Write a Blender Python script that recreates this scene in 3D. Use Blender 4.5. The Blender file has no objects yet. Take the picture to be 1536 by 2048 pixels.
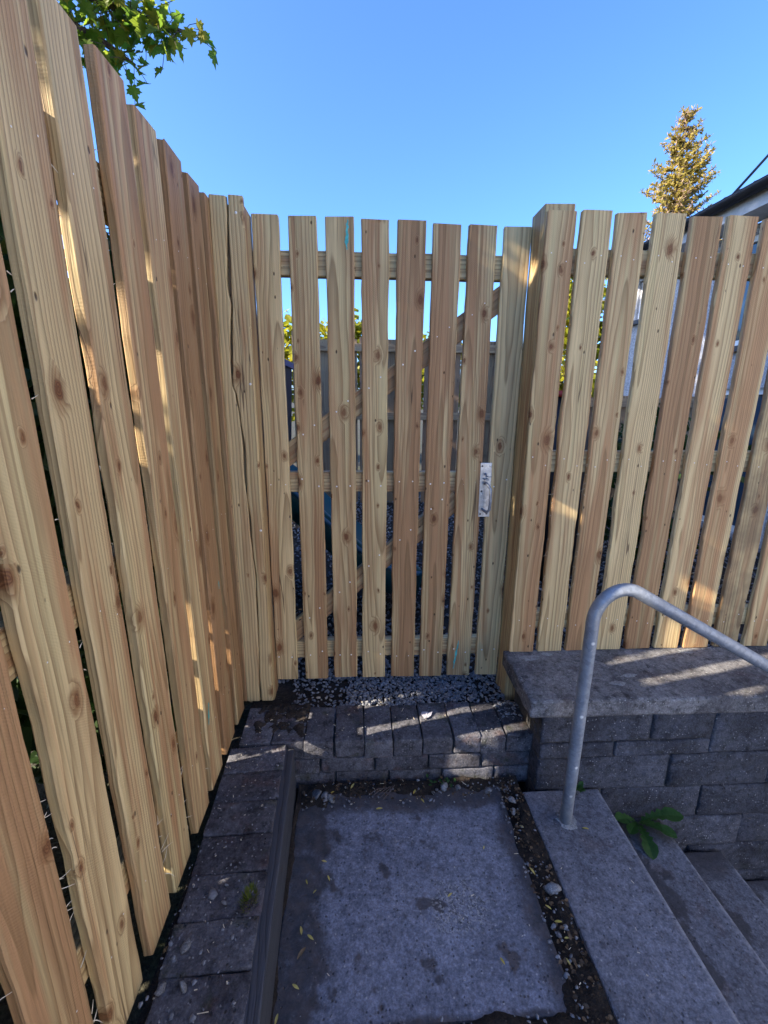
import bpy, bmesh, math, random
import numpy as np
from mathutils import Vector, Matrix, Euler, noise

SC = bpy.context.scene
COL = SC.collection
RNG = random.Random(11)
V = Vector

# ------------------------------------------------------------------ camera
cam_d = bpy.data.cameras.new('camera')
cam = bpy.data.objects.new('camera', cam_d)
COL.objects.link(cam)
TH, PS, RO = 0.248464693, 0.0545806221, 0.00884504   # pitch down, yaw right, roll
fwd = V((math.sin(PS) * math.cos(TH), math.cos(PS) * math.cos(TH), -math.sin(TH)))
rgt = V((math.cos(PS), -math.sin(PS), 0.0))
upv = rgt.cross(fwd)
r2 = rgt * math.cos(RO) + upv * math.sin(RO)
u2 = upv * math.cos(RO) - rgt * math.sin(RO)
cam.matrix_world = Matrix(((r2.x, u2.x, -fwd.x, 0), (r2.y, u2.y, -fwd.y, 0), (r2.z, u2.z, -fwd.z, 0), (0, 0, 0, 1)))
cam_d.sensor_fit = 'HORIZONTAL'
cam_d.sensor_width = 36.0
cam_d.lens = 893.29 / 1536.0 * 36.0
cam_d.clip_start = 0.02
cam_d.clip_end = 4000
SC.camera = cam

# ------------------------------------------------------------------ world, sun, exposure
SUN_EL = math.radians(28.5)
TAN_AZ = 0.25                      # the light travels mostly +X, a little +Y
_h = V((1.0, TAN_AZ, 0)).normalized() * math.cos(SUN_EL)
SUN = V((_h.x, _h.y, -math.sin(SUN_EL)))      # direction the light travels
world = bpy.data.worlds.new('World')
SC.world = world
world.use_nodes = True
wn = world.node_tree
bg = wn.nodes['Background']
sky = wn.nodes.new('ShaderNodeTexSky')
sky.sky_type = 'NISHITA'
sky.sun_disc = False
sky.sun_elevation = SUN_EL
sky.sun_rotation = math.atan2(-SUN.x, -SUN.y)
sky.altitude = 100
sky.air_density = 0.85
sky.dust_density = 1.6
sky.ozone_density = 10.0
wn.links.new(sky.outputs[0], bg.inputs[0])
bg.inputs[1].default_value = 0.15
sl = bpy.data.lights.new('sun', 'SUN')
sl.energy = 5.0
sl.angle = math.radians(0.53)
sl.color = (1.0, 0.88, 0.70)
sun = bpy.data.objects.new('sun', sl)
COL.objects.link(sun)
sun.rotation_euler = SUN.to_track_quat('-Z', 'Y').to_euler()
sun.location = (-8, -3, 6)
SC.view_settings.view_transform = 'Standard'
SC.view_settings.look = 'None'
SC.view_settings.gamma = 1.0
SC.view_settings.use_curve_mapping = False
SC.view_settings.exposure = 1.72

# ------------------------------------------------------------------ object helpers
def tag(o, label=None, cat=None, group=None, kind=None):
    if label: o['label'] = label
    if cat: o['category'] = cat
    if group: o['group'] = group
    if kind: o['kind'] = kind
    return o

def empty(name, loc=(0, 0, 0), rz=0.0):
    o = bpy.data.objects.new(name, None)
    o.empty_display_size = 0.1
    o.location = loc
    o.rotation_euler = (0, 0, rz)
    COL.objects.link(o)
    return o

def link(name, me, parent=None, mw=None):
    """Link a mesh object whose WORLD matrix is mw, whatever its parent."""
    o = bpy.data.objects.new(name, me)
    COL.objects.link(o)
    if parent is not None:
        o.parent = parent
        pm = world_of(parent)
        o.matrix_basis = pm.inverted() @ (mw if mw is not None else Matrix())
    elif mw is not None:
        o.matrix_basis = mw
    return o

def world_of(o):
    m = o.matrix_basis.copy()
    p = o.parent
    while p is not None:
        m = p.matrix_basis @ m
        p = p.parent
    return m

def mesh(name, verts, faces, mat=None, smooth=False):
    me = bpy.data.meshes.new(name)
    me.from_pydata([tuple(v) for v in verts], [], [tuple(f) for f in faces])
    if mat: me.materials.append(mat)
    if smooth:
        me.polygons.foreach_set('use_smooth', [True] * len(me.polygons))
    me.update()
    return me

class MB:
    def __init__(s): s.v, s.f = [], []
    def add(s, verts, faces):
        b = len(s.v)
        s.v += [tuple(v) for v in verts]
        s.f += [tuple(b + i for i in f) for f in faces]
    def box(s, lo, hi):
        x0, y0, z0 = lo; x1, y1, z1 = hi
        s.add([(x0,y0,z0),(x1,y0,z0),(x1,y1,z0),(x0,y1,z0),(x0,y0,z1),(x1,y0,z1),(x1,y1,z1),(x0,y1,z1)],
              [(3,2,1,0),(4,5,6,7),(0,1,5,4),(1,2,6,5),(2,3,7,6),(3,0,4,7)])
    def tube(s, pts, rad, n=8, cap=True):
        pts = [V(p) for p in pts]
        rr = rad if isinstance(rad, (list, tuple)) else [rad] * len(pts)
        t0 = (pts[1] - pts[0]).normalized()
        ref = V((0, 0, 1)) if abs(t0.z) < .9 else V((0, 1, 0))
        a = t0.cross(ref).normalized()
        vs = []
        for i, p in enumerate(pts):
            t = (pts[min(i + 1, len(pts) - 1)] - pts[max(i - 1, 0)]).normalized()
            a = (a - t * a.dot(t)).normalized()
            b = t.cross(a)
            for k in range(n):
                an = 2 * math.pi * k / n
                vs.append(p + (a * math.cos(an) + b * math.sin(an)) * rr[i])
        fs = []
        for i in range(len(pts) - 1):
            for k in range(n):
                k2 = (k + 1) % n
                fs.append((i*n+k, i*n+k2, (i+1)*n+k2, (i+1)*n+k))
        if cap:
            fs.append(tuple(reversed(range(n))))
            fs.append(tuple((len(pts)-1)*n + k for k in range(n)))
        s.add(vs, fs)
    def obj(s, name, mat, parent=None, smooth=False):
        return link(name, mesh(name, s.v, s.f, mat, smooth), parent)

# ------------------------------------------------------------------ material helpers
class NT:
    def __init__(s, name):
        s.m = bpy.data.materials.new(name)
        s.m.use_nodes = True
        s.t = s.m.node_tree
        s.b = s.t.nodes['Principled BSDF']
        s.b.inputs['Roughness'].default_value = 0.8
        s.b.inputs['Specular IOR Level'].default_value = 0.3
        s.tc = s.t.nodes.new('ShaderNodeTexCoord')
        s._obj = None
    def n(s, t, **kw):
        x = s.t.nodes.new(t)
        for k, v in kw.items(): setattr(x, k, v)
        return x
    def l(s, a, b):
        s.t.links.new(a, b)
    def put(s, sock, v):
        if hasattr(v, 'is_linked') or isinstance(v, bpy.types.NodeSocket): s.l(v, sock)
        else: sock.default_value = v
    def mt(s, op, a, b=None, c=None, clamp=False):
        x = s.n('ShaderNodeMath', operation=op, use_clamp=clamp)
        for i, q in enumerate((a, b, c)):
            if q is not None: s.put(x.inputs[i], q)
        return x.outputs[0]
    def vm(s, op, a, b=None):
        x = s.n('ShaderNodeVectorMath', operation=op)
        s.put(x.inputs[0], a)
        if b is not None: s.put(x.inputs[1], b)
        return x.outputs['Value'] if op in ('LENGTH', 'DISTANCE', 'DOT_PRODUCT') else x.outputs[0]
    def noise(s, vec, scale, detail=3, rough=.55, dist=0.0, dim='3D'):
        x = s.n('ShaderNodeTexNoise', noise_dimensions=dim)
        s.l(vec, x.inputs['Vector'])
        x.inputs['Scale'].default_value = scale
        x.inputs['Detail'].default_value = detail
        x.inputs['Roughness'].default_value = rough
        x.inputs['Distortion'].default_value = dist
        return x.outputs[0]
    def vor(s, vec, scale, feature='F1', dim='3D', rnd=1.0):
        x = s.n('ShaderNodeTexVoronoi', feature=feature, voronoi_dimensions=dim)
        s.l(vec, x.inputs['Vector'])
        x.inputs['Scale'].default_value = scale
        x.inputs['Randomness'].default_value = rnd
        return x
    def ramp(s, v, a, b, lo=0.0, hi=1.0, smooth=True):
        x = s.n('ShaderNodeMapRange', interpolation_type='SMOOTHSTEP' if smooth else 'LINEAR')
        s.put(x.inputs[0], v)
        x.inputs[1].default_value, x.inputs[2].default_value = a, b
        x.inputs[3].default_value, x.inputs[4].default_value = lo, hi
        return x.outputs[0]
    def mix(s, fac, a, b, mode='MIX'):
        x = s.n('ShaderNodeMix', data_type='RGBA', blend_type=mode)
        s.put(x.inputs[0], fac)
        for sock, q in ((x.inputs[6], a), (x.inputs[7], b)):
            if isinstance(q, (tuple, list)): sock.default_value = tuple(q) + ((1,) if len(q) == 3 else ())
            else: s.l(q, sock)
        return x.outputs[2]
    def scalec(s, col, f):
        x = s.n('ShaderNodeVectorMath', operation='SCALE')
        s.l(col, x.inputs[0]); s.put(x.inputs['Scale'], f)
        return x.outputs[0]
    def bump(s, h, dist, strength=1.0, prev=None):
        x = s.n('ShaderNodeBump')
        s.l(h, x.inputs['Height'])
        x.inputs['Distance'].default_value = dist
        x.inputs['Strength'].default_value = strength
        if prev is not None: s.l(prev, x.inputs['Normal'])
        return x.outputs[0]
    def out(s, col=None, rough=None, nrm=None, metal=None):
        if col is not None:
            if isinstance(col, (tuple, list)): s.b.inputs['Base Color'].default_value = tuple(col) + (1,)
            else: s.l(col, s.b.inputs['Base Color'])
        if rough is not None: s.put(s.b.inputs['Roughness'], rough)
        if nrm is not None: s.l(nrm, s.b.inputs['Normal'])
        if metal is not None: s.put(s.b.inputs['Metallic'], metal)
        return s.m

def wood_material(name, pale, late, red, grey=0.0, rough_amt=1.0, saw_amt=.11):
    """Rough sawn softwood. Local z runs along the grain; object colour: r redness, g value, b knots, a dirt."""
    k = NT(name)
    P = k.tc.outputs['Object']
    oi = k.n('ShaderNodeObjectInfo')
    rnd = oi.outputs['Random']
    oc = k.n('ShaderNodeSeparateColor'); k.l(oi.outputs['Color'], oc.inputs[0])
    off = k.n('ShaderNodeCombineXYZ')
    for i, q in enumerate((37.0, 53.0, 91.0)): k.l(k.mt('MULTIPLY', rnd, q), off.inputs[i])
    Q = k.vm('ADD', P, off.outputs[0])
    sp = k.n('ShaderNodeSeparateXYZ'); k.l(P, sp.inputs[0])
    x, y, z = sp.outputs
    Qs = k.vm('MULTIPLY', Q, (3.0, 3.0, 1.0))
    # knots: cells stretched along the grain
    kv = k.vm('MULTIPLY', Q, (1.0, 1.0, 0.55))
    kx = k.n('ShaderNodeSeparateXYZ'); k.l(kv, kx.inputs[0])
    k2 = k.n('ShaderNodeCombineXYZ'); k.l(kx.outputs[0], k2.inputs[0]); k.l(kx.outputs[2], k2.inputs[1])
    wob = k.n('ShaderNodeVectorMath', operation='SCALE'); 
    nz = k.n('ShaderNodeTexNoise'); k.l(Q, nz.inputs['Vector']); nz.inputs['Scale'].default_value = 60; nz.inputs['Detail'].default_value = 1
    k.l(k.vm('SUBTRACT', nz.outputs[1], (.5, .5, .5)), wob.inputs[0]); wob.inputs['Scale'].default_value = .008
    k3 = k.vm('ADD', k2.outputs[0], wob.outputs[0])
    vo = k.vor(k3, 14.5, dim='2D')
    d = vo.outputs['Distance']
    vc = k.n('ShaderNodeSeparateColor'); k.l(vo.outputs['Color'], vc.inputs[0])
    pres = k.mt('LESS_THAN', vc.outputs[0], k.mt('SUBTRACT', k.mt('MULTIPLY', oc.outputs[2], 1.55), .33))
    rad = k.mt('ADD', .04, k.mt('MULTIPLY', k.mt('POWER', vc.outputs[1], 1.8), .15))
    core = k.mt('MULTIPLY', k.ramp(k.mt('DIVIDE', d, rad), .55, 1.05, 1, 0), pres)
    halo = k.mt('MULTIPLY', k.ramp(k.mt('DIVIDE', d, rad), .8, 2.6, 1, 0), pres)
    kring = k.mt('SINE', k.mt('MULTIPLY', d, 140.0))
    # growth rings about a pith outside the board
    w1 = k.mt('SUBTRACT', k.noise(Qs, 1.4, 3, .5), .5)
    w2 = k.mt('SUBTRACT', k.noise(k.vm('MULTIPLY', Q, (9.0, 9.0, 2.4)), 1.0, 2, .5), .5)
    px = k.mt('MULTIPLY', k.mt('SUBTRACT', k.mt('FRACT', k.mt('MULTIPLY', rnd, 17.3)), .5), .09)
    py = k.ramp(k.mt('FRACT', k.mt('MULTIPLY', rnd, 5.7)), 0, 1, .012, .075, False)
    tilt = k.mt('MULTIPLY', k.mt('SUBTRACT', k.mt('FRACT', k.mt('MULTIPLY', rnd, 31.1)), .5), .05)
    dx = k.mt('ADD', k.mt('SUBTRACT', x, px), k.mt('MULTIPLY', w1, .05))
    dy = k.mt('ADD', k.mt('ADD', k.mt('SUBTRACT', y, py), k.mt('MULTIPLY', z, tilt)), k.mt('MULTIPLY', w2, .012))
    r = k.mt('SQRT', k.mt('ADD', k.mt('MULTIPLY', dx, dx), k.mt('MULTIPLY', dy, dy)))
    r = k.mt('ADD', r, k.mt('MULTIPLY', halo, .014))
    period = k.ramp(k.mt('FRACT', k.mt('MULTIPLY', rnd, 71.0)), 0, 1, .0062, .0125, False)
    ph = k.mt('FRACT', k.mt('DIVIDE', r, period))
    lw = k.mt('MULTIPLY', k.mt('POWER', ph, 2.2), k.ramp(ph, .93, 1.0, 1, .1))
    # colours
    fib = k.noise(k.vm('MULTIPLY', Q, (260.0, 260.0, 7.0)), 1.0, 2, .6)
    fib2 = k.noise(k.vm('MULTIPLY', Q, (70.0, 70.0, 1.6)), 1.0, 3, .6)
    tone = k.noise(k.vm('MULTIPLY', Q, (22.0, 22.0, 1.1)), 1.0, 3, .5, .4)
    redm = k.mt('MULTIPLY', k.ramp(k.mt('ADD', tone, k.mt('MULTIPLY', k.mt('SUBTRACT', oc.outputs[0], .5), .55)), .42, .62), .85)
    c = k.mix(redm, pale, red)
    grn = k.ramp(k.noise(k.vm('MULTIPLY', Q, (30.0, 30.0, .8)), 1.0, 2), .5, .72)
    c = k.mix(k.mt('MULTIPLY', grn, .5), c, (pale[0]*.86, pale[1]*.98, pale[2]*.95))
    c = k.mix(k.mt('MULTIPLY', lw, .80), c, late)
    streak = k.ramp(k.noise(k.vm('MULTIPLY', Q, (95.0, 95.0, .9)), 1.0, 2, .5), .60, .72)
    c = k.mix(k.mt('MULTIPLY', streak, .5), c, (late[0] * .8, late[1] * .75, late[2] * .7))
    c = k.mix(k.mt('MULTIPLY', halo, .6), c, (late[0]*.95, late[1]*.72, late[2]*.6))
    kc = k.mix(k.ramp(kring, -1, 1, 0, .7), (.12, .045, .018), (.26, .11, .042))
    kc = k.mix(k.mt('MULTIPLY', k.ramp(k.mt('DIVIDE', d, rad), .62, .98), k.ramp(vc.outputs[2], 0, 1, .15, .9)), kc, (.10, .04, .018))
    c = k.mix(k.mt('MULTIPLY', core, k.ramp(vc.outputs[2], 0, 1, .7, 1.0, False)), c, kc)
    sv = k.vor(k.vm('MULTIPLY', Q, (1.0, 1.0, .5)), 55.0)
    sc_ = k.n('ShaderNodeSeparateColor'); k.l(sv.outputs['Color'], sc_.inputs[0])
    pin = k.mt('MULTIPLY', k.ramp(sv.outputs['Distance'], .10, .22, 1, 0), k.mt('LESS_THAN', sc_.outputs[0], .06))
    c = k.mix(k.mt('MULTIPLY', pin, .85), c, (.06, .035, .02))
    chk = k.mt('MULTIPLY', k.ramp(k.mt('ABSOLUTE', k.mt('SUBTRACT', k.noise(k.vm('MULTIPLY', Q, (34.0, 34.0, .7)), 1.0, 1, .4), .5)), .003, .009, 1, 0), k.ramp(k.noise(k.vm('MULTIPLY', Q, (5.0, 5.0, 1.6)), 1.0, 2), .56, .64))
    c = k.mix(k.mt('MULTIPLY', chk, .8), c, (.09, .05, .028))
    c = k.scalec(c, k.mt('ADD', .56, k.mt('ADD', k.mt('MULTIPLY', fib, .42), k.mt('MULTIPLY', fib2, .46))))
    blot = k.noise(Q, 5.5, 4, .6)
    dirt = k.mt('MULTIPLY', k.ramp(k.mt('ADD', blot, k.mt('MULTIPLY', k.mt('SUBTRACT', oi.outputs['Alpha'], .5), .9)), .45, .75), .55)
    c = k.mix(dirt, c, (.105, .075, .05))
    c = k.scalec(c, k.mt('ADD', k.mt('MULTIPLY', oc.outputs[1], 1.25), .36))
    if grey: c = k.mix(grey, c, (.22, .21, .20))
    # saw marks and fibre relief
    sx = k.mt('ADD', k.mt('MULTIPLY', z, 1.0), k.mt('MULTIPLY', x, .75))
    saw = k.mt('MULTIPLY', k.mt('SINE', k.mt('ADD', k.mt('MULTIPLY', sx, 1050.0), k.mt('MULTIPLY', k.noise(Q, 16.0, 3, .6), 26.0))), k.ramp(blot, .4, .62))
    hsum = k.mt('ADD', k.mt('MULTIPLY', saw, saw_amt), k.mt('ADD', k.mt('MULTIPLY', fib, .9), k.mt('MULTIPLY', lw, .5)))
    hsum = k.mt('SUBTRACT', hsum, k.mt('MULTIPLY', pin, 2.0))
    nb = k.bump(hsum, .0016 * rough_amt, .8)
    k.b.inputs['Specular IOR Level'].default_value = .35
    return k.out(c, .62, nb)

WOOD = wood_material('sawn_softwood', (.63, .475, .245), (.24, .14, .06), (.40, .205, .095))
WOOD_OLD = wood_material('weathered_softwood', (.50, .36, .21), (.26, .16, .085), (.38, .22, .12), .18)

def stone_material(name, base, dark, spec=.25, spec_col=(.55, .54, .52), scale=1.0, stain=.5, warm=None, bumpd=.004, moss=.0):
    k = NT(name)
    P = k.tc.outputs['Object']
    oi = k.n('ShaderNodeObjectInfo')
    off = k.n('ShaderNodeCombineXYZ')
    for i, q in enumerate((11.0, 23.0, 7.0)): k.l(k.mt('MULTIPLY', oi.outputs['Random'], q), off.inputs[i])
    Q = k.vm('ADD', P, off.outputs[0])
    big = k.noise(Q, 5.0 * scale, 5, .62)
    mid = k.noise(Q, 26.0 * scale, 5, .68)
    fine = k.noise(Q, 190.0 * scale, 3, .7)
    c = k.mix(k.ramp(big, .35, .68), base, dark)
    c = k.mix(k.mt('MULTIPLY', k.ramp(mid, .48, .74), stain), c, tuple(q * .38 for q in dark))
    if warm: c = k.mix(k.mt('MULTIPLY', k.ramp(k.noise(Q, 9.0, 4, .6), .55, .72), .6), c, warm)
    c = k.scalec(c, k.ramp(fine, .25, .75, .55, 1.42, False))
    c = k.scalec(c, k.ramp(k.noise(Q, 62.0 * scale, 5, .72), .3, .7, .55, 1.45, False))
    v = k.vor(Q, 120.0 * scale)
    vc = k.n('ShaderNodeSeparateColor'); k.l(v.outputs['Color'], vc.inputs[0])
    fl = k.mt('MULTIPLY', k.ramp(v.outputs['Distance'], .05, .40, 1, 0), k.mt('LESS_THAN', vc.outputs[0], k.mt('MULTIPLY', k.ramp(mid, .35, .65), spec * 1.3)))
    c = k.mix(k.mt('MULTIPLY', fl, k.ramp(vc.outputs[1], 0, 1, .15, .75, False)), c, spec_col)
    pit = k.mt('MULTIPLY', k.ramp(v.outputs['Distance'], .15, .4, 1, 0), k.mt('GREATER_THAN', vc.outputs[0], .86))
    c = k.mix(k.mt('MULTIPLY', pit, .6), c, (.03, .03, .03))
    if moss: c = k.mix(k.mt('MULTIPLY', k.ramp(k.noise(Q, 14.0, 4, .65), .56, .70), moss), c, (.05, .06, .02))
    c = k.scalec(c, k.ramp(oi.outputs['Random'], 0, 1, .82, 1.15, False))
    h = k.mt('ADD', k.mt('MULTIPLY', fine, .5), k.mt('ADD', k.mt('MULTIPLY', mid, .9), k.mt('MULTIPLY', pit, -.6)))
    return k, c, k.bump(h, bumpd, .9), Q

def stone(name, *a, **kw):
    k, c, nb, Q = stone_material(name, *a, **kw)
    return k.out(c, .88, nb)

PAVER = stone('block_paving', (.135, .135, .155), (.055, .052, .062), .24, (.42, .40, .38), .85, .95, (.105, .058, .05), .008, .4)
BLOCK = stone('split_concrete_block', (.078, .083, .105), (.038, .040, .052), .34, (.46, .46, .47), .9, .8, None, .010, .12)
COPING = stone('coping_concrete', (.20, .195, .20), (.085, .082, .09), .36, (.5, .49, .47), .9, .95, (.11, .085, .085), .009, .1)
def step_material():
    k, c, nb, Q = stone_material('step_concrete', (.175, .178, .21), (.125, .127, .15), .20, (.44, .43, .42), .9, .40, (.14, .115, .12), .004)
    P = k.tc.outputs['Object']
    sp = k.n('ShaderNodeSeparateXYZ'); k.l(P, sp.inputs[0])
    x, y, z = sp.outputs
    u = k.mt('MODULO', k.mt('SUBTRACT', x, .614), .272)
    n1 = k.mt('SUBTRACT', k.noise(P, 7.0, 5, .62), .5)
    m = k.mt('MULTIPLY', k.ramp(k.mt('ADD', u, k.mt('MULTIPLY', n1, .34)), .115, .135, 1, 0), k.mt('GREATER_THAN', x, .882))  # damp dirt at the tread backs, enlarged to stand in for shade on lower steps
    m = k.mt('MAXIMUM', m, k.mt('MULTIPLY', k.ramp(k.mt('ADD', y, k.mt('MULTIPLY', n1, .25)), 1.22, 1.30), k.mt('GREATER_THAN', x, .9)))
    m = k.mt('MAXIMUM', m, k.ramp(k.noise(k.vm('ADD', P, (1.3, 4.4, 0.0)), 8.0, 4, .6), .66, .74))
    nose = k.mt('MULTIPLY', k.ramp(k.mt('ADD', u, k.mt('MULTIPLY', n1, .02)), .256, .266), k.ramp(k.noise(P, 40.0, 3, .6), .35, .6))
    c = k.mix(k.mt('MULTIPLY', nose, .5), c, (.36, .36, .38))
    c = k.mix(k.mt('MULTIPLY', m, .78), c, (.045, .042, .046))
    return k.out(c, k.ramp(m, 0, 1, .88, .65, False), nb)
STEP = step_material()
STONE = stone('grey_stone', (.24, .245, .26), (.14, .14, .15), .05, (.5, .5, .5), 2.0, .3, None, .002)
MORTAR = stone('mortar', (.10, .095, .095), (.05, .048, .048), .2, (.3, .3, .3), 2.0, .5, None, .004, .3)
SOIL = stone('soil', (.042, .032, .026), (.024, .018, .015), .10, (.24, .20, .15), 1.2, .6, None, .010)
EARTH = stone('earth', (.07, .06, .045), (.045, .05, .025), .06, (.2, .18, .14), .6, .5, None, .02)

def landing_material():
    k, c, nb, Q = stone_material('landing_concrete', (.205, .218, .275), (.15, .16, .205), .22, (.52, .51, .50), .9, .40, None, .005)
    P = k.tc.outputs['Object']
    sp = k.n('ShaderNodeSeparateXYZ'); k.l(P, sp.inputs[0])
    x, y, z = sp.outputs
    n1 = k.mt('SUBTRACT', k.noise(P, 9.0, 5, .62), .5)
    n2 = k.noise(P, 30.0, 4, .6)
    # damp, dirty band along the sleeper and a fringe round the other edges
    w = k.mt('ADD', x, k.mt('ADD', k.mt('MULTIPLY', n1, .20), k.mt('MULTIPLY', k.mt('SUBTRACT', n2, .5), .07)))
    left = k.mt('MULTIPLY', k.ramp(w, -.135, -.085, 1, 0), k.ramp(k.noise(P, 19.0, 4, .65), .25, .5, .55, 1))
    rim = k.mt('MAXIMUM', k.ramp(k.mt('ADD', x, k.mt('MULTIPLY', n1, .12)), .44, .50),
               k.mt('MAXIMUM', k.ramp(k.mt('ADD', y, k.mt('MULTIPLY', n1, .10)), 1.255, 1.30), k.ramp(k.mt('ADD', y, k.mt('MULTIPLY', n1, .05)), .73, .715)))
    st = k.mt('MAXIMUM', k.mt('MULTIPLY', left, .86), k.mt('MULTIPLY', rim, .8))
    spots = k.mt('MULTIPLY', k.ramp(k.noise(k.vm('ADD', P, (3.1, 1.7, 0.0)), 13.0, 3, .5), .62, .70), .8)
    st = k.mt('MAXIMUM', st, spots)
    c = k.mix(st, c, k.mix(k.ramp(n2, .4, .65), (.045, .042, .045), (.075, .06, .055)))
    pd = k.vm('DISTANCE', P, (.285, .955, -1.43))
    pm_ = k.mt('MULTIPLY', k.ramp(k.mt('ADD', pd, k.mt('MULTIPLY', n1, .16)), .05, .10, 1, 0), k.ramp(k.noise(P, 85.0, 3, .7), .46, .56))
    c = k.mix(k.mt('MULTIPLY', pm_, .7), c, k.mix(k.ramp(k.noise(P, 150.0, 2, .6), .45, .55), (.07, .068, .07), (.40, .40, .41)))
    return k.out(c, k.ramp(st, 0, 1, .88, .6, False), nb)
LANDING = landing_material()

def gravel_material():
    k = NT('slate_chippings')
    g = k.n('ShaderNodeNewGeometry')
    oi = g.outputs['Random Per Island']
    c = k.mix(k.ramp(oi, 0, 1, 0, 1, False), (.12, .125, .145), (.27, .28, .31))
    c = k.mix(k.mt('GREATER_THAN', oi, .955), c, (.40, .36, .30))
    n = k.noise(k.tc.outputs['Object'], 160.0, 3, .6)
    c = k.scalec(c, k.ramp(n, .3, .7, .75, 1.2, False))
    return k.out(c, .72, k.bump(n, .001, .6))
GRAVEL = gravel_material()

def galv_material(name, base, rough, metal=.85):
    k = NT(name)
    P = k.tc.outputs['Object']
    v = k.vor(P, 90.0)
    vc = k.n('ShaderNodeSeparateColor'); k.l(v.outputs['Color'], vc.inputs[0])
    n = k.noise(P, 14.0, 5, .65)
    c = k.mix(k.ramp(vc.outputs[0], 0, 1, 0, .6, False), base, tuple(q * .55 for q in base))
    c = k.mix(k.ramp(n, .5, .7, 0, .55), c, (.42, .43, .44))
    sp = k.vor(P, 40.0)
    s2 = k.n('ShaderNodeSeparateColor'); k.l(sp.outputs['Color'], s2.inputs[0])
    spot = k.mt('MULTIPLY', k.ramp(sp.outputs['Distance'], .12, .3, 1, 0), k.mt('LESS_THAN', s2.outputs[0], .24))
    c = k.mix(spot, c, (.72, .72, .70))
    k.b.inputs['Specular IOR Level'].default_value = .5
    return k.out(c, k.ramp(n, .3, .7, rough, rough + .16), k.bump(n, .0006, .5), k.mt('MULTIPLY', k.mt('SUBTRACT', 1.0, spot), metal))
GALV = galv_material('galvanised_tube', (.30, .335, .39), .38, .3)
ZINC = galv_material('zinc_plate', (.62, .64, .67), .33, .75)

def plain(name, col, rough=.7, metal=0.0, var=.15, scale=30.0, spec=.4):
    k = NT(name)
    n = k.noise(k.tc.outputs['Object'], scale, 4, .6)
    x = k.n('ShaderNodeRGB'); x.outputs[0].default_value = tuple(col) + (1,)
    k.b.inputs['Specular IOR Level'].default_value = spec
    return k.out(k.scalec(x.outputs[0], k.ramp(n, .25, .75, 1 - var, 1 + var, False)), rough, k.bump(n, .0008, .4), metal)

NAIL = plain('bright_nail', (.85, .84, .80), .35, .3, .05)
DARKSCREW = plain('dark_screw', (.09, .09, .095), .45, .6)
TEAL = plain('teal_plastic', (.012, .10, .125), .34, 0, .1, 8, .5)
TEAL2 = plain('blue_plastic', (.05, .17, .30), .34, 0, .1, 8, .5)
WHITE = plain('white_upvc', (.78, .79, .80), .35, 0, .03, 6, .5)
BLACKP = plain('black_plastic', (.012, .012, .016), .55, 0, .1, 8, .5)
FASCIA = plain('grey_fascia', (.45, .45, .46), .5)
ROOF = plain('concrete_roof_tile', (.15, .125, .12), .85, 0, .35, 14)
PAINT = plain('teal_marker_paint', (.08, .46, .44), .6, 0, .35, 90)
SPLINTER = plain('pale_wood_fibre', (.72, .63, .47), .8)
SHED = plain('pale_blue_board', (.50, .52, .60), .6, 0, .08)
TIMBERGREY = None
GLASS = plain('window_glass', (.03, .06, .10), .06, 0, .1, 3, .9)
CABLE = plain('black_cable', (.02, .02, .02), .6)
LINE = plain('green_line', (.25, .42, .08), .6)
RED = plain('red_plastic', (.45, .04, .02), .4)

def roughcast_material():
    k = NT('roughcast_render')
    P = k.tc.outputs['Object']
    n = k.noise(P, 75.0, 3, .7)
    c = k.mix(k.ramp(n, .42, .62), (.36, .36, .385), (.60, .60, .62))
    return k.out(c, .9, k.bump(n, .012, 1.0))
ROUGHCAST = roughcast_material()

def leaf_material(name, a, b, trans=.5, yellow=None):
    k = NT(name)
    g = k.n('ShaderNodeNewGeometry')
    oi = k.n('ShaderNodeObjectInfo')
    r = k.mt('FRACT', k.mt('ADD', g.outputs['Random Per Island'], oi.outputs['Random']))
    c = k.mix(r, a, b)
    if yellow: c = k.mix(k.mt('MULTIPLY', k.mt('GREATER_THAN', r, .82), .7), c, yellow)
    n = k.noise(k.tc.outputs['Object'], 60.0, 2, .6)
    c = k.scalec(c, k.ramp(n, .3, .7, .8, 1.2, False))
    k.out(c, .5)
    tr = k.n('ShaderNodeBsdfTranslucent')
    k.l(k.scalec(c, 1.5), tr.inputs[0])
    mx = k.n('ShaderNodeMixShader'); mx.inputs[0].default_value = trans
    k.l(k.b.outputs[0], mx.inputs[1]); k.l(tr.outputs[0], mx.inputs[2])
    o = [q for q in k.t.nodes if q.type == 'OUTPUT_MATERIAL'][0]
    k.l(mx.outputs[0], o.inputs[0])
    return k.m
MAPLE = leaf_material('maple_leaf', (.09, .19, .022), (.22, .27, .03), .62, (.30, .25, .03))
BUSH = leaf_material('bush_leaf', (.16, .18, .012), (.34, .30, .02), .45)
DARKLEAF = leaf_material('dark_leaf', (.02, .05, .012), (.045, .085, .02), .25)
NEEDLE = leaf_material('conifer_needles', (.23, .185, .035), (.42, .32, .07), .45)
NEEDLE2 = leaf_material('bare_conifer_twigs', (.26, .17, .15), (.34, .23, .14), .1)
WEED = leaf_material('weed_leaf', (.03, .085, .018), (.06, .14, .04), .3)
MOSS = leaf_material('moss', (.07, .10, .01), (.13, .15, .02), .3)
YELLOW = leaf_material('yellow_fallen_leaf', (.50, .40, .08), (.62, .52, .18), .2)
BROWNLEAF = leaf_material('brown_fallen_leaf', (.26, .17, .09), (.36, .25, .14), .2)
BARK = stone('bark', (.13, .10, .08), (.07, .055, .045), .1, (.2, .18, .16), .8, .6, None, .02)

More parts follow.
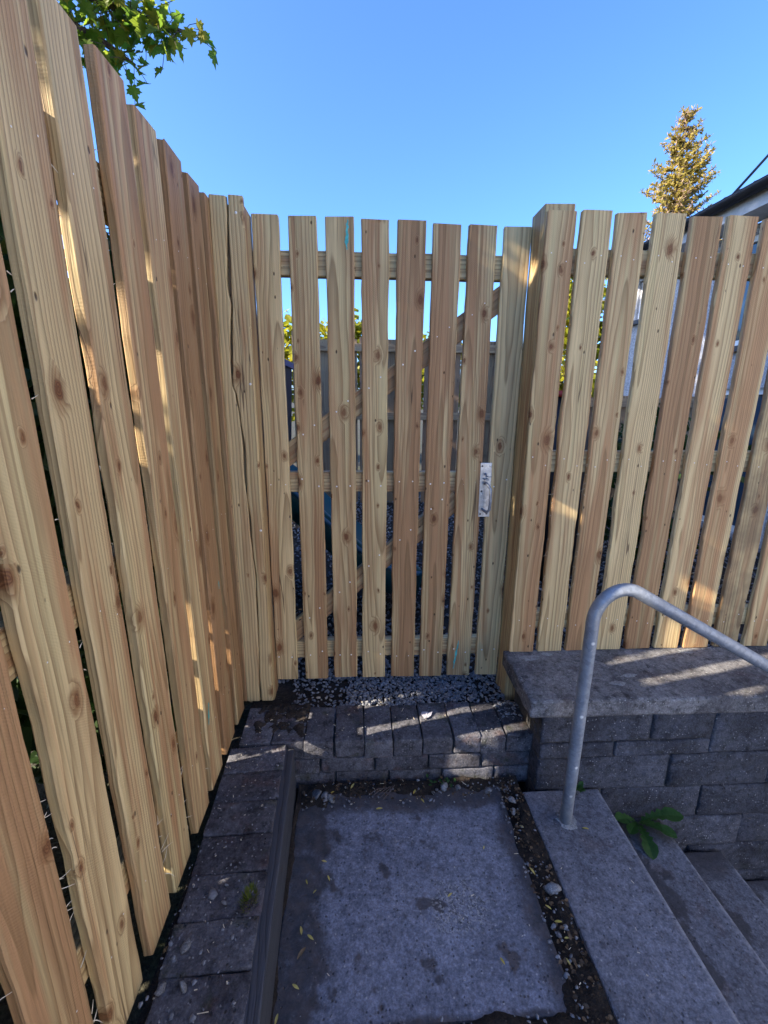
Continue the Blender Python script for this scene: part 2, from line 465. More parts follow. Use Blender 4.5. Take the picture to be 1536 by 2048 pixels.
# ------------------------------------------------------------------ timber
def col4(r=.5, g=.5, b=.3, a=.25): return (r, g, b, a)

def rand_tone(red=None, val=None, knots=None, dirt=None):
    return ((RNG.random() if red is None else red), (RNG.uniform(.38, .62) if val is None else val),
            (RNG.uniform(.2, .55) if knots is None else knots), (RNG.uniform(.05, .3) if dirt is None else dirt))

def timber_mesh(name, L, xl, xr, t, mat=WOOD, seg=20, cham=.003, wob=.0016, seed=0, ragged=.0025, bow=0.0):
    """Sawn timber: local z along its length from 0 to L; xl, xr give its edges at each z; y from 0 (front, at -t/2) to t."""
    fl = xl if callable(xl) else (lambda z: xl)
    fr = xr if callable(xr) else (lambda z: xr)
    rg = random.Random(seed)
    s1, s2 = rg.uniform(0, 99), rg.uniform(0, 99)
    vs, fs = [], []
    for i in range(seg + 1):
        z = L * i / seg
        a = fl(z) + wob * noise.noise(V((s1, z * 7, 0))) * 1.6 + wob * .6 * noise.noise(V((s1, z * 31, 5))) + max(0, noise.noise(V((s2, z * 3.1, 8))) - .45) * wob * 4
        b = fr(z) + wob * noise.noise(V((s2, z * 7, 3))) * 1.6 + wob * .6 * noise.noise(V((s2, z * 31, 7))) - max(0, noise.noise(V((s1, z * 3.1, 2))) - .45) * wob * 4
        yb = bow * math.sin(math.pi * z / L) + .0015 * noise.noise(V((s1, z * 2, 9)))
        y0, y1 = -t / 2 + yb, t / 2 + yb
        for (px, py) in ((a + cham, y0), (b - cham, y0), (b, y0 + cham), (b, y1 - cham), (b - cham, y1), (a + cham, y1), (a, y1 - cham), (a, y0 + cham)):
            zz = z
            if i in (0, seg): zz += rg.uniform(-ragged, ragged)
            vs.append((px, py, zz))
        if i:
            o = (i - 1) * 8
            for q in range(8):
                q2 = (q + 1) % 8
                fs.append((o + q, o + q2, o + 8 + q2, o + 8 + q))
    fs.append(tuple(reversed(range(8))))
    fs.append(tuple(seg * 8 + q for q in range(8)))
    return mesh(name, vs, fs, mat)

def frame(origin, xaxis, yaxis, zaxis):
    x, y, z = V(xaxis).normalized(), V(yaxis).normalized(), V(zaxis).normalized()
    m = Matrix.Identity(4)
    for i in range(3):
        m[i][0], m[i][1], m[i][2], m[i][3] = x[i], y[i], z[i], origin[i]
    return m

def timber(name, parent, origin, L, w, t, xaxis=(1, 0, 0), yaxis=(0, 1, 0), zaxis=(0, 0, 1), tone=None, mat=WOOD, xl=None, xr=None, **kw):
    me = timber_mesh(name, L, -w / 2 if xl is None else xl, w / 2 if xr is None else xr, t, mat, seed=RNG.randint(0, 9999), **kw)
    o = link(name, me, parent, frame(origin, xaxis, yaxis, zaxis))
    o.color = tone or rand_tone()
    return o

def nails(mb, p, nrm, r=.0038):
    n = V(nrm).normalized()
    a = n.orthogonal().normalized(); b = n.cross(a)
    c = V(p)
    vs = [c + (a * math.cos(k * math.pi / 3) + b * math.sin(k * math.pi / 3)) * r for k in range(6)] + [c + n * r * .45]
    mb.add(vs, [(k, (k + 1) % 6, 6) for k in range(6)])

def stroke(mb, p0, p1, w, nrm, seed=0, n=9):
    """An irregular flat smear from p0 to p1 lying on a surface with normal nrm."""
    rg = random.Random(seed)
    p0, p1 = V(p0), V(p1)
    t = (p1 - p0).normalized(); s = t.cross(V(nrm)).normalized()
    vs, fs = [], []
    for i in range(n + 1):
        u = i / n
        ww = w * (.35 + .65 * math.sin(math.pi * min(.97, max(.03, u)))) * rg.uniform(.45, 1.1)
        c = p0.lerp(p1, u) + s * rg.uniform(-.25, .25) * w
        vs += [c - s * ww, c + s * ww]
        if i: fs.append((2*i-2, 2*i-1, 2*i+1, 2*i))
    mb.add(vs, fs)

Z_TOP, Z_BOT = .612, -1.235

# ------------------------------------------------------------------ ground, levels
def rock_patch(me, amp, freq, seed=0.0, axis=2):
    for v in me.vertices:
        v.co[axis] += amp * noise.fractal(V((v.co.x * freq + seed, v.co.y * freq, v.co.z * freq)), 1.0, 2.0, 4)

def sheet(name, x0, x1, y0, y1, z, mat, nx=1, ny=1, kind='structure'):
    vs = [(x0 + (x1 - x0) * i / nx, y0 + (y1 - y0) * j / ny, z) for j in range(ny + 1) for i in range(nx + 1)]
    fs = [(j*(nx+1)+i, j*(nx+1)+i+1, (j+1)*(nx+1)+i+1, (j+1)*(nx+1)+i) for j in range(ny) for i in range(nx)]
    o = link(name, mesh(name, vs, fs, mat))
    tag(o, kind=kind)
    return o

g = sheet('ground', -900, 900, -900, 900, -2.13, EARTH)
b = MB()
b.box((-60, 1.63, -2.12), (60, 60, -1.262))            # the garden behind the gate
b.box((-60, -30, -2.12), (-.30, 1.63, -1.300))         # and beside the long fence
o = b.obj('terrain', EARTH); tag(o, kind='structure')
po = sheet('path', 1.9, 3.6, -12, 1.36, -2.118, STEP)  # pale ground added out of frame to bounce sunlight
b = MB()
b.box((-.30, -1.6, -2.12), (.58, 1.63, -1.462))        # the bed under the landing
o = b.obj('landing_bed', SOIL); tag(o, kind='structure')

# landing slabs
def slab(name, x0, x1, y0, y1, ztop, th, mat, bev=.008, nx=14, ny=14, edge=.006, seed=1.0):
    bm = bmesh.new()
    bmesh.ops.create_cube(bm, size=1.0)
    for v in bm.verts:
        v.co = V(((v.co.x + .5) * (x1 - x0) + x0, (v.co.y + .5) * (y1 - y0) + y0, (v.co.z - .5) * th + ztop))
    bmesh.ops.bevel(bm, geom=list(bm.edges), offset=bev, segments=2, affect='EDGES', profile=.6)
    bmesh.ops.subdivide_edges(bm, edges=[e for e in bm.edges if e.calc_length() > .15], cuts=10, use_grid_fill=True)
    for v in bm.verts:
        v.co += V((noise.noise(v.co * 8 + V((seed, 0, 0))), noise.noise(v.co * 8 + V((0, seed, 7))), .5 * noise.noise(v.co * 9 + V((3, seed, 0))))) * edge
    me = bpy.data.meshes.new(name); bm.to_mesh(me); bm.free()
    me.materials.append(mat)
    return link(name, me)
ls = slab('landing_slab', -.225, .520, .715, 1.372, -1.425, .05, LANDING, .006, edge=.004)
tag(ls, kind='structure')
ls2 = slab('landing_slab', -.225, .530, -.9, .655, -1.432, .05, LANDING, .006, edge=.004, seed=4)
tag(ls2, kind='structure')

# soil that has washed over the slab's edges (an uneven height field)
def soil_field():
    x0, x1, y0, y1, st = -.236, .600, -.2, 1.405, .0085
    nx, ny = int((x1 - x0) / st), int((y1 - y0) / st)
    vs, fs = [], []
    def bump(d, w):       # 1 at the edge falling to 0 at distance w
        return max(0.0, 1 - d / w)
    for j in range(ny + 1):
        for i in range(nx + 1):
            x, y = x0 + st * i, y0 + st * j
            nn = noise.fractal(V((x * 11, y * 11, 3.3)), 1.0, 2.0, 4)
            n3 = noise.noise(V((x * 55, y * 55, 1.7)))
            wl = .035 + .035 * noise.noise(V((y * 6, 0, 4)))
            wt = .095 + .085 * noise.noise(V((x * 7, 2, 0))) + (.05 if x < -.12 else 0)
            wr = .075 + .05 * noise.noise(V((y * 5, 7, 1))) + .03 * math.exp(-((y - .72) / .12) ** 2)
            wj = .045 + .035 * noise.noise(V((x * 8, 5, 5))) + .04 * max(0, x - .2)
            e = max(bump(x - x0, wl) * .8, bump(y1 - y, wt), bump(x1 - .01 - x, wr * 1.15), bump(abs(y - .685), wj))
            h = -1.446 + .030 * min(1, e * 1.6) + .013 * nn * min(1, e * 3) + .004 * n3
            vs.append((x, y, h))
    for j in range(ny):
        for i in range(nx):
            a = j * (nx + 1) + i
            fs.append((a, a + 1, a + nx + 2, a + nx + 1))
    o = link('soil', mesh('soil', vs, fs, SOIL, True))
    tag(o, kind='structure')
soil_field()

# ------------------------------------------------------------------ bricks and blocks
def brick_mesh(name, sx, sy, sz, mat, bev=.006, rough=.003, cuts=3, seed=0, front=None):
    bm = bmesh.new()
    bmesh.ops.create_cube(bm, size=1.0)
    for v in bm.verts: v.co = V((v.co.x * sx, v.co.y * sy, v.co.z * sz))
    bmesh.ops.bevel(bm, geom=list(bm.edges), offset=bev, segments=2, affect='EDGES', profile=.55)
    if cuts:
        bmesh.ops.subdivide_edges(bm, edges=[e for e in bm.edges if e.calc_length() > min(sx, sy, sz) * .5], cuts=cuts, use_grid_fill=True)
    for v in bm.verts:
        p = v.co * 26 + V((seed * 3.1, seed * 1.7, seed))
        n = V((noise.noise(p), noise.noise(p + V((9, 0, 0))), noise.noise(p + V((0, 9, 0)))))
        v.co += n * rough
        if front and v.co.y < -sy / 2 + bev * 1.5:
            v.co.y -= front * (.5 + noise.fractal(p * 1.3, 1.0, 2.0, 4)) * (1 if abs(v.co.x) < sx/2 - bev and abs(v.co.z) < sz/2 - bev else .2)
    me = bpy.data.meshes.new(name); bm.to_mesh(me); bm.free()
    me.materials.append(mat)
    me.polygons.foreach_set('use_smooth', [True] * len(me.polygons))
    return me
PAVER_MESHES = [brick_mesh('paver', .2, .1, .075, PAVER, .004, .0026, 6, s) for s in range(6)]
STEPBRICKS = [brick_mesh('brick', .2, .1, .063, PAVER, .005, .0028, 5, 20 + s) for s in range(5)]

def place(name, me, parent, loc, rz=0.0, rx=0.0, ry=0.0, scale=(1, 1, 1)):
    m = Matrix.Translation(loc) @ Euler((rx, ry, rz)).to_matrix().to_4x4() @ Matrix.Diagonal((*scale, 1))
    return link(name, me, parent, m)

# brick step below the gate
bs = empty('brick_step', (.1, 1.5, -1.46))
tag(bs, 'low brick step of block pavers below the wooden gate', 'step')
edges = [-.455, -.336, -.214, -.103, .009, .1195, .231, .3475, .452, .552, .655]
for i in range(len(edges) - 1):
    a, c = edges[i], edges[i + 1]
    w = c - a - .004
    place('paver', PAVER_MESHES[i % 6], bs, ((a + c) / 2, 1.508 + RNG.uniform(-.004, .004), -1.2735 + RNG.uniform(-.004, .003)),
          math.pi / 2 + RNG.uniform(-.025, .025), RNG.uniform(-.02, .02), RNG.uniform(-.02, .02), (1.0, w / .1, 1))
x = -.27
for i in range(5):
    w = (.115, .205, .205, .205, .195)[i]
    place('brick', STEPBRICKS[i], bs, (x + w / 2, 1.460 + RNG.uniform(-.004, .004), -1.3465), RNG.uniform(-.01, .01), 0, RNG.uniform(-.008, .008), ((w - .007) / .2, 1, 1.0))
    x += w
x = -.27
for i in range(5):
    w = (.17, .205, .205, .205, .14)[i]
    place('brick', STEPBRICKS[(i + 2) % 5], bs, (x + w / 2, 1.464 + RNG.uniform(-.004, .004), -1.4185), RNG.uniform(-.01, .01), 0, RNG.uniform(-.008, .008), ((w - .007) / .2, 1, 1.05))
    x += w
b = MB(); b.box((-.275, 1.425, -1.47), (.65, 1.60, -1.262)); b.box((-.45, 1.42, -1.47), (-.276, 1.60, -1.264))
b.obj('mortar_bed', MORTAR, bs)

# raised border of pavers along the left fence
pb = empty('paved_border', (-.37, .8, -1.3))
tag(pb, 'raised strip of old block pavers along the foot of the left fence', 'paving')
y = 1.398
k = 0
while y > -.6:
    w = RNG.uniform(.106, .116)
    place('paver', PAVER_MESHES[(k * 5 + 2) % 6], pb, (-.3745 + (1.385 - y) * .0453 + RNG.uniform(-.003, .003), y - w / 2, -1.2745 + RNG.uniform(-.003, .003)),
          .045 + RNG.uniform(-.02, .02), RNG.uniform(-.02, .02), RNG.uniform(-.015, .015), (1.0, (w - .0025) / .1, 1))
    y -= w; k += 1
b = MB(); b.box((-.468, -.6, -1.45), (-.273, 1.398, -1.262)); b.add([(-.272, -.6, -1.246), (-.19, -.6, -1.246), (-.265, 1.36, -1.246), (-.272, 1.36, -1.246)], [(0, 1, 2, 3)]); b.obj('bedding', SOIL, pb)

slp = empty('timber_sleeper', (-.255, .4, -1.46))
tag(slp, 'grey weathered timber edging board between the paved strip and the landing', 'edging board')
WOOD_GREY = wood_material('silvered_timber', (.068, .074, .092), (.024, .025, .031), (.05, .05, .058), .0, 2.0, 0.0)
timber('board', slp, (-.2635, 1.385, -1.3495), 2.0, .215, .036, (0, 0, 1), (1, .0453, 0), (.0453, -1, 0), (.0, .42, .25, .3), WOOD_GREY, seg=40, wob=.004, ragged=.01)

# retaining wall
rw = empty('retaining_wall', (1.3, 1.45, -2.1))
tag(rw, 'dark split face block wall with concrete coping under the right fence', 'wall')
def block(x0, x1, z0, z1, j):
    w, h = x1 - x0 - .007, z1 - z0 - .005
    me = brick_mesh('block', w, .10, h, BLOCK, .006, .003, 9, j * 1.3 + 40, .009)
    place('block', me, rw, ((x0 + x1) / 2, 1.388 + RNG.uniform(-.005, .005), (z0 + z1) / 2), RNG.uniform(-.008, .008))
rows = [(-1.215, -1.086, [.648, 1.062, 1.300]), (-1.280, -1.215, [.648, .93, 1.300]),
        (-1.280, -1.086, [1.300, 1.62, 1.95, 2.4]),
        (-1.430, -1.280, [.648, 1.157, 1.56, 1.90, 2.4]), (-1.575, -1.430, [.648, .908, 1.305, 1.72, 2.1, 2.4]),
        (-1.720, -1.575, [.648, 1.1, 1.50, 1.85, 2.4]), (-1.865, -1.720, [.9, 1.3, 1.70, 2.0, 2.4]),
        (-2.010, -1.865, [.9, 1.45, 1.82, 2.4]), (-2.13, -2.010, [1.1, 1.6, 2.0, 2.4])]
j = 0
for z0, z1, xs in rows:
    for i in range(len(xs) - 1):
        block(xs[i], xs[i + 1], z0, z1, j); j += 1
b = MB(); b.box((.652, 1.345, -2.12), (2.42, 1.62, -1.087)); b.obj('mortar_core', MORTAR, rw)
cp = brick_mesh('coping', 1.83, .335, .069, COPING, .010, .0045, 24, 77)
place('coping', cp, rw, (.591 + .915, 1.4725, -1.0495), -.004)
b = MB()
rgx = random.Random(5)
for cx, cy, sc_ in ((.68, 1.575, .05), (.77, 1.60, .03), (1.02, 1.45, .04), (1.36, 1.60, .045), (.95, 1.40, .03)):
    n = 14
    pts = [(cx, cy, -1.0125)] + [(cx + math.cos(a) * sc_ * rgx.uniform(.5, 1.2), cy + math.sin(a) * sc_ * .5 * rgx.uniform(.5, 1.2), -1.0150) for a in [2 * math.pi * q / n for q in range(n)]]
    b.add(pts, [(0, 1 + q, 1 + (q + 1) % n) for q in range(n)])
LIME = stone('lime_scale', (.34, .35, .36), (.24, .24, .25), .3, (.5, .5, .5), 2.0, .3)
b.obj('lime_stain', LIME, rw)

# concrete steps going down to the right
st = empty('concrete_steps', (1.1, .6, -2.1))
tag(st, 'worn concrete steps going down to the right beside the block wall', 'steps')
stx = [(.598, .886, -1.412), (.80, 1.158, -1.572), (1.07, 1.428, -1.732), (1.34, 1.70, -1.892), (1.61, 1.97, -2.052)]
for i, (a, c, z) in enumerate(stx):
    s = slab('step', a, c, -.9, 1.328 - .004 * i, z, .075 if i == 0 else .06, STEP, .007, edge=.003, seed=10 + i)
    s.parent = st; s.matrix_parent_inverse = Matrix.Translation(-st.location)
b = MB()
for i, (a, c, z) in enumerate(stx):
    b.box((a + .03, -.88, -2.12), (c - .018, 1.33, z - .058))
b.obj('riser', MORTAR, st)
rgd = random.Random(8)
b = MB()
for (a, c, z) in stx[1:4]:
    x0 = a + .088
    n = 40
    vs, fs = [], []
    for q in range(n + 1):
        y = -.3 + 1.62 * q / n
        w_ = .012 + .030 * max(0, noise.noise(V((y * 4, z, 0)))) + (.09 * max(0, (y - 1.18) / .14) if y > 1.18 else 0)
        hh = .004 + .006 * rgd.random() + (.010 if y > 1.2 else 0)
        vs += [(x0 - .005, y, z + hh), (x0 + w_ * .5, y + rgd.uniform(-.01, .01), z + hh * .6), (x0 + w_, y + rgd.uniform(-.01, .01), z - .002)]
        if q:
            o_ = (q - 1) * 3
            fs += [(o_, o_ + 1, o_ + 4, o_ + 3), (o_ + 1, o_ + 2, o_ + 5, o_ + 4)]
    b.add(vs, fs)
tag(b.obj('corner_dirt', SOIL, st, True), kind='stuff')
# handrail
hr = empty('handrail', (.705, 1.2, -1.412))
tag(hr, 'galvanised tube handrail with a rounded bend rising from the top step', 'handrail')
pts = [(.703, 1.2, -1.43), (.7035, 1.2, -1.2), (.704, 1.2, -.95), (.705, 1.2, -.70)]
cx, cz, R_ = .795, -.655, .0905
th1 = math.radians(180); th2 = math.radians(61)
for q in range(13):
    a = th1 + (th2 - th1) * q / 12
    pts.append((cx + math.cos(a) * R_, 1.2, cz + math.sin(a) * R_ * 1.18))
dx, dz = math.cos(math.radians(-29.3)), math.sin(math.radians(-29.3))
p0 = pts[-1]
for d_ in (.1, .3, .6, 1.0, 1.35): pts.append((p0[0] + dx * d_, 1.2, p0[2] + dz * d_))
pe = pts[-1]
pts += [(pe[0] + .05, 1.2, pe[2] - .06), (pe[0] + .065, 1.2, pe[2] - .16), (pe[0] + .066, 1.2, -2.1)]
b = MB(); b.tube(pts, .0195, 20); b.obj('tube', GALV, hr, True)
b = MB()
vs = [(.703, 1.2, -1.405)]
n = 22
for ring, (rr, zz) in enumerate(((.024, -1.4085), (.033, -1.4118))):
    for q in range(n):
        a = 2 * math.pi * q / n
        f_ = 1 + .5 * noise.noise(V((math.cos(a) * 2, math.sin(a) * 2, ring)))
        vs.append((.703 + math.cos(a) * rr * f_ + (.008 if ring else 0), 1.2 + math.sin(a) * rr * f_, zz))
fs = [(0, 1 + q, 1 + (q + 1) % n) for q in range(n)] + [(1 + q, 1 + n + q, 1 + n + (q + 1) % n, 1 + (q + 1) % n) for q in range(n)]
b.add(vs, fs); b.obj('mortar_collar', LIME, hr)

# ------------------------------------------------------------------ left fence
lf = empty('timber_fence', (-.5, .8, Z_BOT))
tag(lf, 'tall new vertical board fence running along the left side of the path', 'fence')
LEAN = .037 / 1.84
right_edges = [1.756, 1.605, 1.466, 1.319, 1.167, 1.011, .870, .727, .580, .435, .288, .14, -.01, -.16, -.31]
tops = [.612, .612, .611, .614, .618, .617, .607, .612, .615, .61, .615, .61, .61, .61, .61]
ltones = [(.75, .36, .4, .2), (.75, .36, .4, .2), (.85, .40, .4, .25), (.55, .52, .35, .12), (.62, .52, .42, .12), (.5, .54, .32, .1), (.52, .53, .34, .08),
          (.40, .58, .36, .06), (.78, .54, .3, .12), (.6, .55, .34, .12)]
lnails = MB()
for i, ye in enumerate(right_edges):
    w = .108 + RNG.uniform(-.003, .003) + (-.012 if i == 1 else 0)
    L = tops[i] - Z_BOT + RNG.uniform(-.004, .004)
    z0 = Z_BOT + RNG.uniform(-.006, .004)
    # local x runs along -Y... keep the front (local -y) facing +X
    za = V((0, -LEAN, 1)).normalized()
    xa = V((0, 1, LEAN)).normalized()
    ya = za.cross(xa)
    tone = ltones[i] if i < len(ltones) else rand_tone()
    timber('board', lf, (-.480 - .011 + RNG.uniform(-.002, .002), ye - w / 2, z0), L, w, .022, tuple(xa), tuple(ya), tuple(za), tone, seg=56, wob=.0024, bow=RNG.uniform(-.004, .004))
    for zr in (.36, -.40, -1.02):
        for s in (-1, 1):
            yy = ye - w / 2 + s * .028 - LEAN * (zr - Z_BOT) + RNG.uniform(-.006, .006)
            nails(lnails, (-.4785, yy, zr + RNG.uniform(-.02, .02)), (1, 0, 0), .0017)
for zr in (.40, -.36, -1.0):
    timber('rail', lf, (-.527, 1.63, zr), 2.3, .085, .044, (0, 0, 1), (1, 0, 0), (0, -1, 0), rand_tone(.4, .45, .2, .3))
for yy in (.02,):
    timber('post', lf, (-.602, yy, -1.32), 1.86, .09, .09, (0, 1, 0), (-1, 0, 0), (0, 0, 1), rand_tone(.4, .45, .2, .3))
o = lnails.obj('nail_heads', NAIL, lf); tag(o, kind='stuff')
# torn fibres along the board edges
sb = MB()
rgx = random.Random(3)
def hair(p, d, L, r=.0009):
    d = V(d).normalized()
    sd = V((rgx.uniform(-1, 1), rgx.uniform(-1, 1), rgx.uniform(-1, 1))) * .5
    pts = [V(p) + d * L * u + sd * L * u * u for u in (0, .33, .66, 1)]
    sb.tube(pts, [r, r * .9, r * .7, r * .3], 4)
for ye, za, zb, n, mx in ((.435, -1.15, -.5, 24, .022), (.580, -.98, -.58, 14, .02), (.580, -1.2, -1.05, 10, .02), (.870, -1.15, -.95, 7, .035), (.727, -.7, .2, 6, .012),
                          (1.011, -1.2, -.8, 6, .02), (.435, -.5, .3, 6, .03), (1.167, -1.2, -.7, 4, .02), (.870, -.3, .5, 6, .01), (1.011, -.4, .5, 6, .01)):
    for q in range(n):
        z = rgx.uniform(za, zb)
        y = ye - LEAN * (z - Z_BOT)
        hair((-.4815, y + .0005, z), (rgx.uniform(-.1, .7), rgx.uniform(.2, 1), rgx.uniform(-1, 1)), rgx.uniform(.3, 1) * mx)
o = sb.obj('splinters', SPLINTER, lf); tag(o, kind='stuff')
pm = MB()
stroke(pm, (-.4788, 1.225, -1.00), (-.4788, 1.240, -.93), .006, (1, 0, 0), 4)
pm.obj('paint_mark', PAINT, lf); pm = MB()
stroke(pm, (-.4788, 1.43, -.63), (-.4788, 1.432, -.60), .004, (1, 0, 0), 6)
pm.obj('paint_mark', PAINT, lf)

# ------------------------------------------------------------------ left gate post, faced with a waney board
gp = empty('gate_post', (-.425, 1.7, Z_BOT))
tag(gp, 'gate post at the left corner faced with a split waney board', 'post')
YP = 1.65
def interp(tab, z):
    if z <= tab[0][0]: return tab[0][1]
    for (a, va), (c, vc) in zip(tab, tab[1:]):
        if z <= c:
            u = (z - a) / (c - a); u = u * u * (3 - 2 * u)
            return va + (vc - va) * u
    return tab[-1][1]
# crack centre (X) and width by height
crk = [(-1.240, -0.4211, 0.0078), (-1.184, -0.4220, 0.0078), (-1.136, -0.4213, 0.0031), (-0.907, -0.4136, 0.0016), (-0.776, -0.4116, 0.0047), (-0.683, -0.4085, 0.0047), (-0.567, -0.4141, 0.0016), (-0.497, -0.4172, 0.0062), (-0.442, -0.4174, 0.0078), (-0.371, -0.4201, 0.0016), (-0.301, -0.4228, 0.0078), (-0.239, -0.4223, 0.0094), (-0.181, -0.4209, 0.0094), (-0.061, -0.4278, 0.0016), (-0.000, -0.4340, 0.0047), (0.050, -0.4467, 0.0016), (0.092, -0.4445, 0.0078), (0.182, -0.4395, 0.0094), (0.238, -0.4353, 0.0078), (0.304, -0.4288, 0.0047), (0.342, -0.4325, 0.0125), (0.377, -0.4323, 0.0156), (0.434, -0.4288, 0.0140), (0.481, -0.4269, 0.0078), (0.539, -0.4240, 0.0047), (0.592, -0.4207, 0.0062), (0.621, -0.4209, 0.0062)]
cc = [(a, b_) for a, b_, c_ in crk]; cw = [(a, c_) for a, b_, c_ in crk]
wl = timber('board', gp, (0, YP + .011, Z_BOT), 1.858, .05, .022, tone=(.22, .56, .30, .15), seg=70, wob=.001,
            xl=lambda z: -.4785, xr=lambda z: interp(cc, z + Z_BOT) - interp(cw, z + Z_BOT) / 2)
wr = timber('board', gp, (0, YP + .011, Z_BOT), 1.858, .05, .022, tone=(.45, .54, .42, .15), seg=70, wob=.001,
            xl=lambda z: interp(cc, z + Z_BOT) + interp(cw, z + Z_BOT) / 2, xr=lambda z: -.3715)
timber('upright', gp, (-.4245, YP + .075, Z_BOT - .03), 1.87, .1045, .100, tone=(.5, .36, .2, .35), seg=10)
pm = MB(); stroke(pm, (-.408, YP + .0242, .28), (-.414, YP + .0242, .46), .014, (0, -1, 0), 2, 12)
pm.obj('paint_mark', PAINT, gp)
b = MB()
def ring_screw(b, x, y, z):
    nails(b, (x, y, z), (0, -1, 0), .0048)
ring_screw(b, -.395, YP - .0005, .575); ring_screw(b, -.383, YP - .0005, .045); ring_screw(b, -.373-.005, YP - .0005, -.49)
tag(b.obj('screws', NAIL, gp), kind='stuff')

# ------------------------------------------------------------------ gate
YG = 1.75
gt = empty('garden_gate', (.12, YG, -1.2))
tag(gt, 'new wooden picket gate with three rails and diagonal braces', 'gate')
gx = [(-.369, -.278), (-.245, -.147), (-.117, -.0175), (.007, .105), (.133, .2345), (.259, .359), (.385, .4865), (.5145, .613)]
gtop = [.609, .606, .604, .603, .602, .598, .595, .592]
gtone = [(.42, .58, .42, .1), (.52, .50, .52, .14), (.50, .50, .38, .12), (.48, .53, .46, .12), (.70, .43, .42, .2), (.74, .46, .36, .14), (.55, .50, .42, .15), (.32, .62, .34, .08)]
gn = MB()
for (a, c), zt, tn in zip(gx, gtop, gtone):
    dx_ = RNG.uniform(-.0015, .0015)
    timber('picket', gt, ((a + c) / 2 + dx_, YG + .011, -1.204 + RNG.uniform(-.003, .003)), zt + 1.204, c - a, .022, tone=tn, seg=56, wob=.0022, bow=RNG.uniform(-.002, .002))
    for zr in (-.325, -1.085):
        for s in (-.028, .028):
            nails(gn, ((a + c) / 2 + s + RNG.uniform(-.005, .005), YG - .0006, zr + RNG.uniform(-.016, .016)), (0, -1, 0), .0034)
    # the nails into the braces
    xm = (a + c) / 2
    for zb in ((-.98 + (xm + .30) * .92) if -.32 < xm < .45 else None, (-.20 + (xm + .30) * .72) if -.32 < xm < .5 else None):
        if zb is None: continue
        for s in (-.022, .022):
            if abs(zb - .46) > .07: nails(gn, (xm + s, YG - .0006, zb + s * .9 + RNG.uniform(-.01, .01)), (0, -1, 0), .0034)
for zr in (.465, -.325, -1.072):
    timber('rail', gt, (-.366, YG + .0225 + .018, zr), .975, .082, .036, (0, 0, -1), (0, 1, 0), (1, 0, 0), rand_tone(.4, .58, .2, .15))
def brace(x0, z0, x1, z1):
    d_ = V((x1 - x0, 0, z1 - z0)); L = d_.length; d_.normalize()
    timber('brace', gt, (x0, YG + .0225 + .018, z0), L, .080, .034, tuple(V((0, 1, 0)).cross(d_)), (0, 1, 0), tuple(d_), rand_tone(.6, .48, .2, .2))
brace(-.305, -1.005, .40, -.395)
brace(-.335, -.255, .575, .400)
tag(gn.obj('nail_heads', NAIL, gt), kind='stuff')
pm = MB(); stroke(pm, (-.044, YG - .0012, .505), (-.040, YG - .0012, .60), .0075, (0, -1, 0), 8, 12)
pm.obj('paint_mark', PAINT, gt); pm = MB()
stroke(pm, (.412, YG - .0012, -1.17), (.430, YG - .0012, -1.03), .005, (0, -1, 0), 9, 12)
pm.obj('paint_mark', PAINT, gt)
# latch
zc = -.355
pl = MB(); 
M_tilt = Matrix.Translation((.5035, YG - .002, zc)) @ Matrix.Rotation(-.012, 4, 'Y')
me = brick_mesh('latch_plate', .046, .0035, .222, ZINC, .0012, 0, 0)
me.polygons.foreach_set('use_smooth', [False] * len(me.polygons))
plate = link('latch_plate', me, gt, M_tilt)
hb = MB(); hb.tube([(.500, YG - .002, zc + .028), (.500, YG - .018, zc + .032), (.504, YG - .036, zc + .028), (.514, YG - .044, zc + .012), (.516, YG - .044, zc - .04),
                    (.514, YG - .044, zc - .072), (.506, YG - .034, zc - .084), (.498, YG - .016, zc - .080), (.496, YG - .002, zc - .078)], .0058, 10)
hb.obj('handle', GALV, plate, True)
tb = MB(); tb.tube([(.500, YG - .002, zc + .068), (.500, YG - .014, zc + .066), (.500, YG - .024, zc + .060)], .0045, 8); tb.box((.494, YG - .030, zc + .044), (.509, YG - .004, zc + .050))
tb.box((.503, YG - .0062, zc + .0535), (.526, YG - .0040, zc + .0565))
tb.obj('thumb_lever', GALV, plate)
sk = MB()
for dx_, dz_ in ((-.017, .098), (-.015, -.004), (-.014, -.099), (.012, -.097)): nails(sk, (.5035 + dx_, YG - .0040, zc + dz_), (0, -1, 0), .0042)
tag(sk.obj('screws', DARKSCREW, plate), kind='stuff')
sk = MB(); nails(sk, (.5035 + .016, YG - .0040, zc + .098), (0, -1, 0), .0048); nails(sk, (.5035 - .014, YG - .0040, zc - .016), (0, -1, 0), .0040)
tag(sk.obj('bright_screws', NAIL, plate), kind='stuff')

# ------------------------------------------------------------------ right gate post and right fence
gp2 = empty('gate_post', (.665, 1.7, -1.25))
tag(gp2, 'square gate post on the latch side beside the block wall', 'post')
timber('upright', gp2, (.666, 1.706, -1.275), 1.275 + .628, .1, .120, (1, 0, 0), (0, 1, 0), (0, 0, 1), (.35, .42, .3, .1), seg=24)

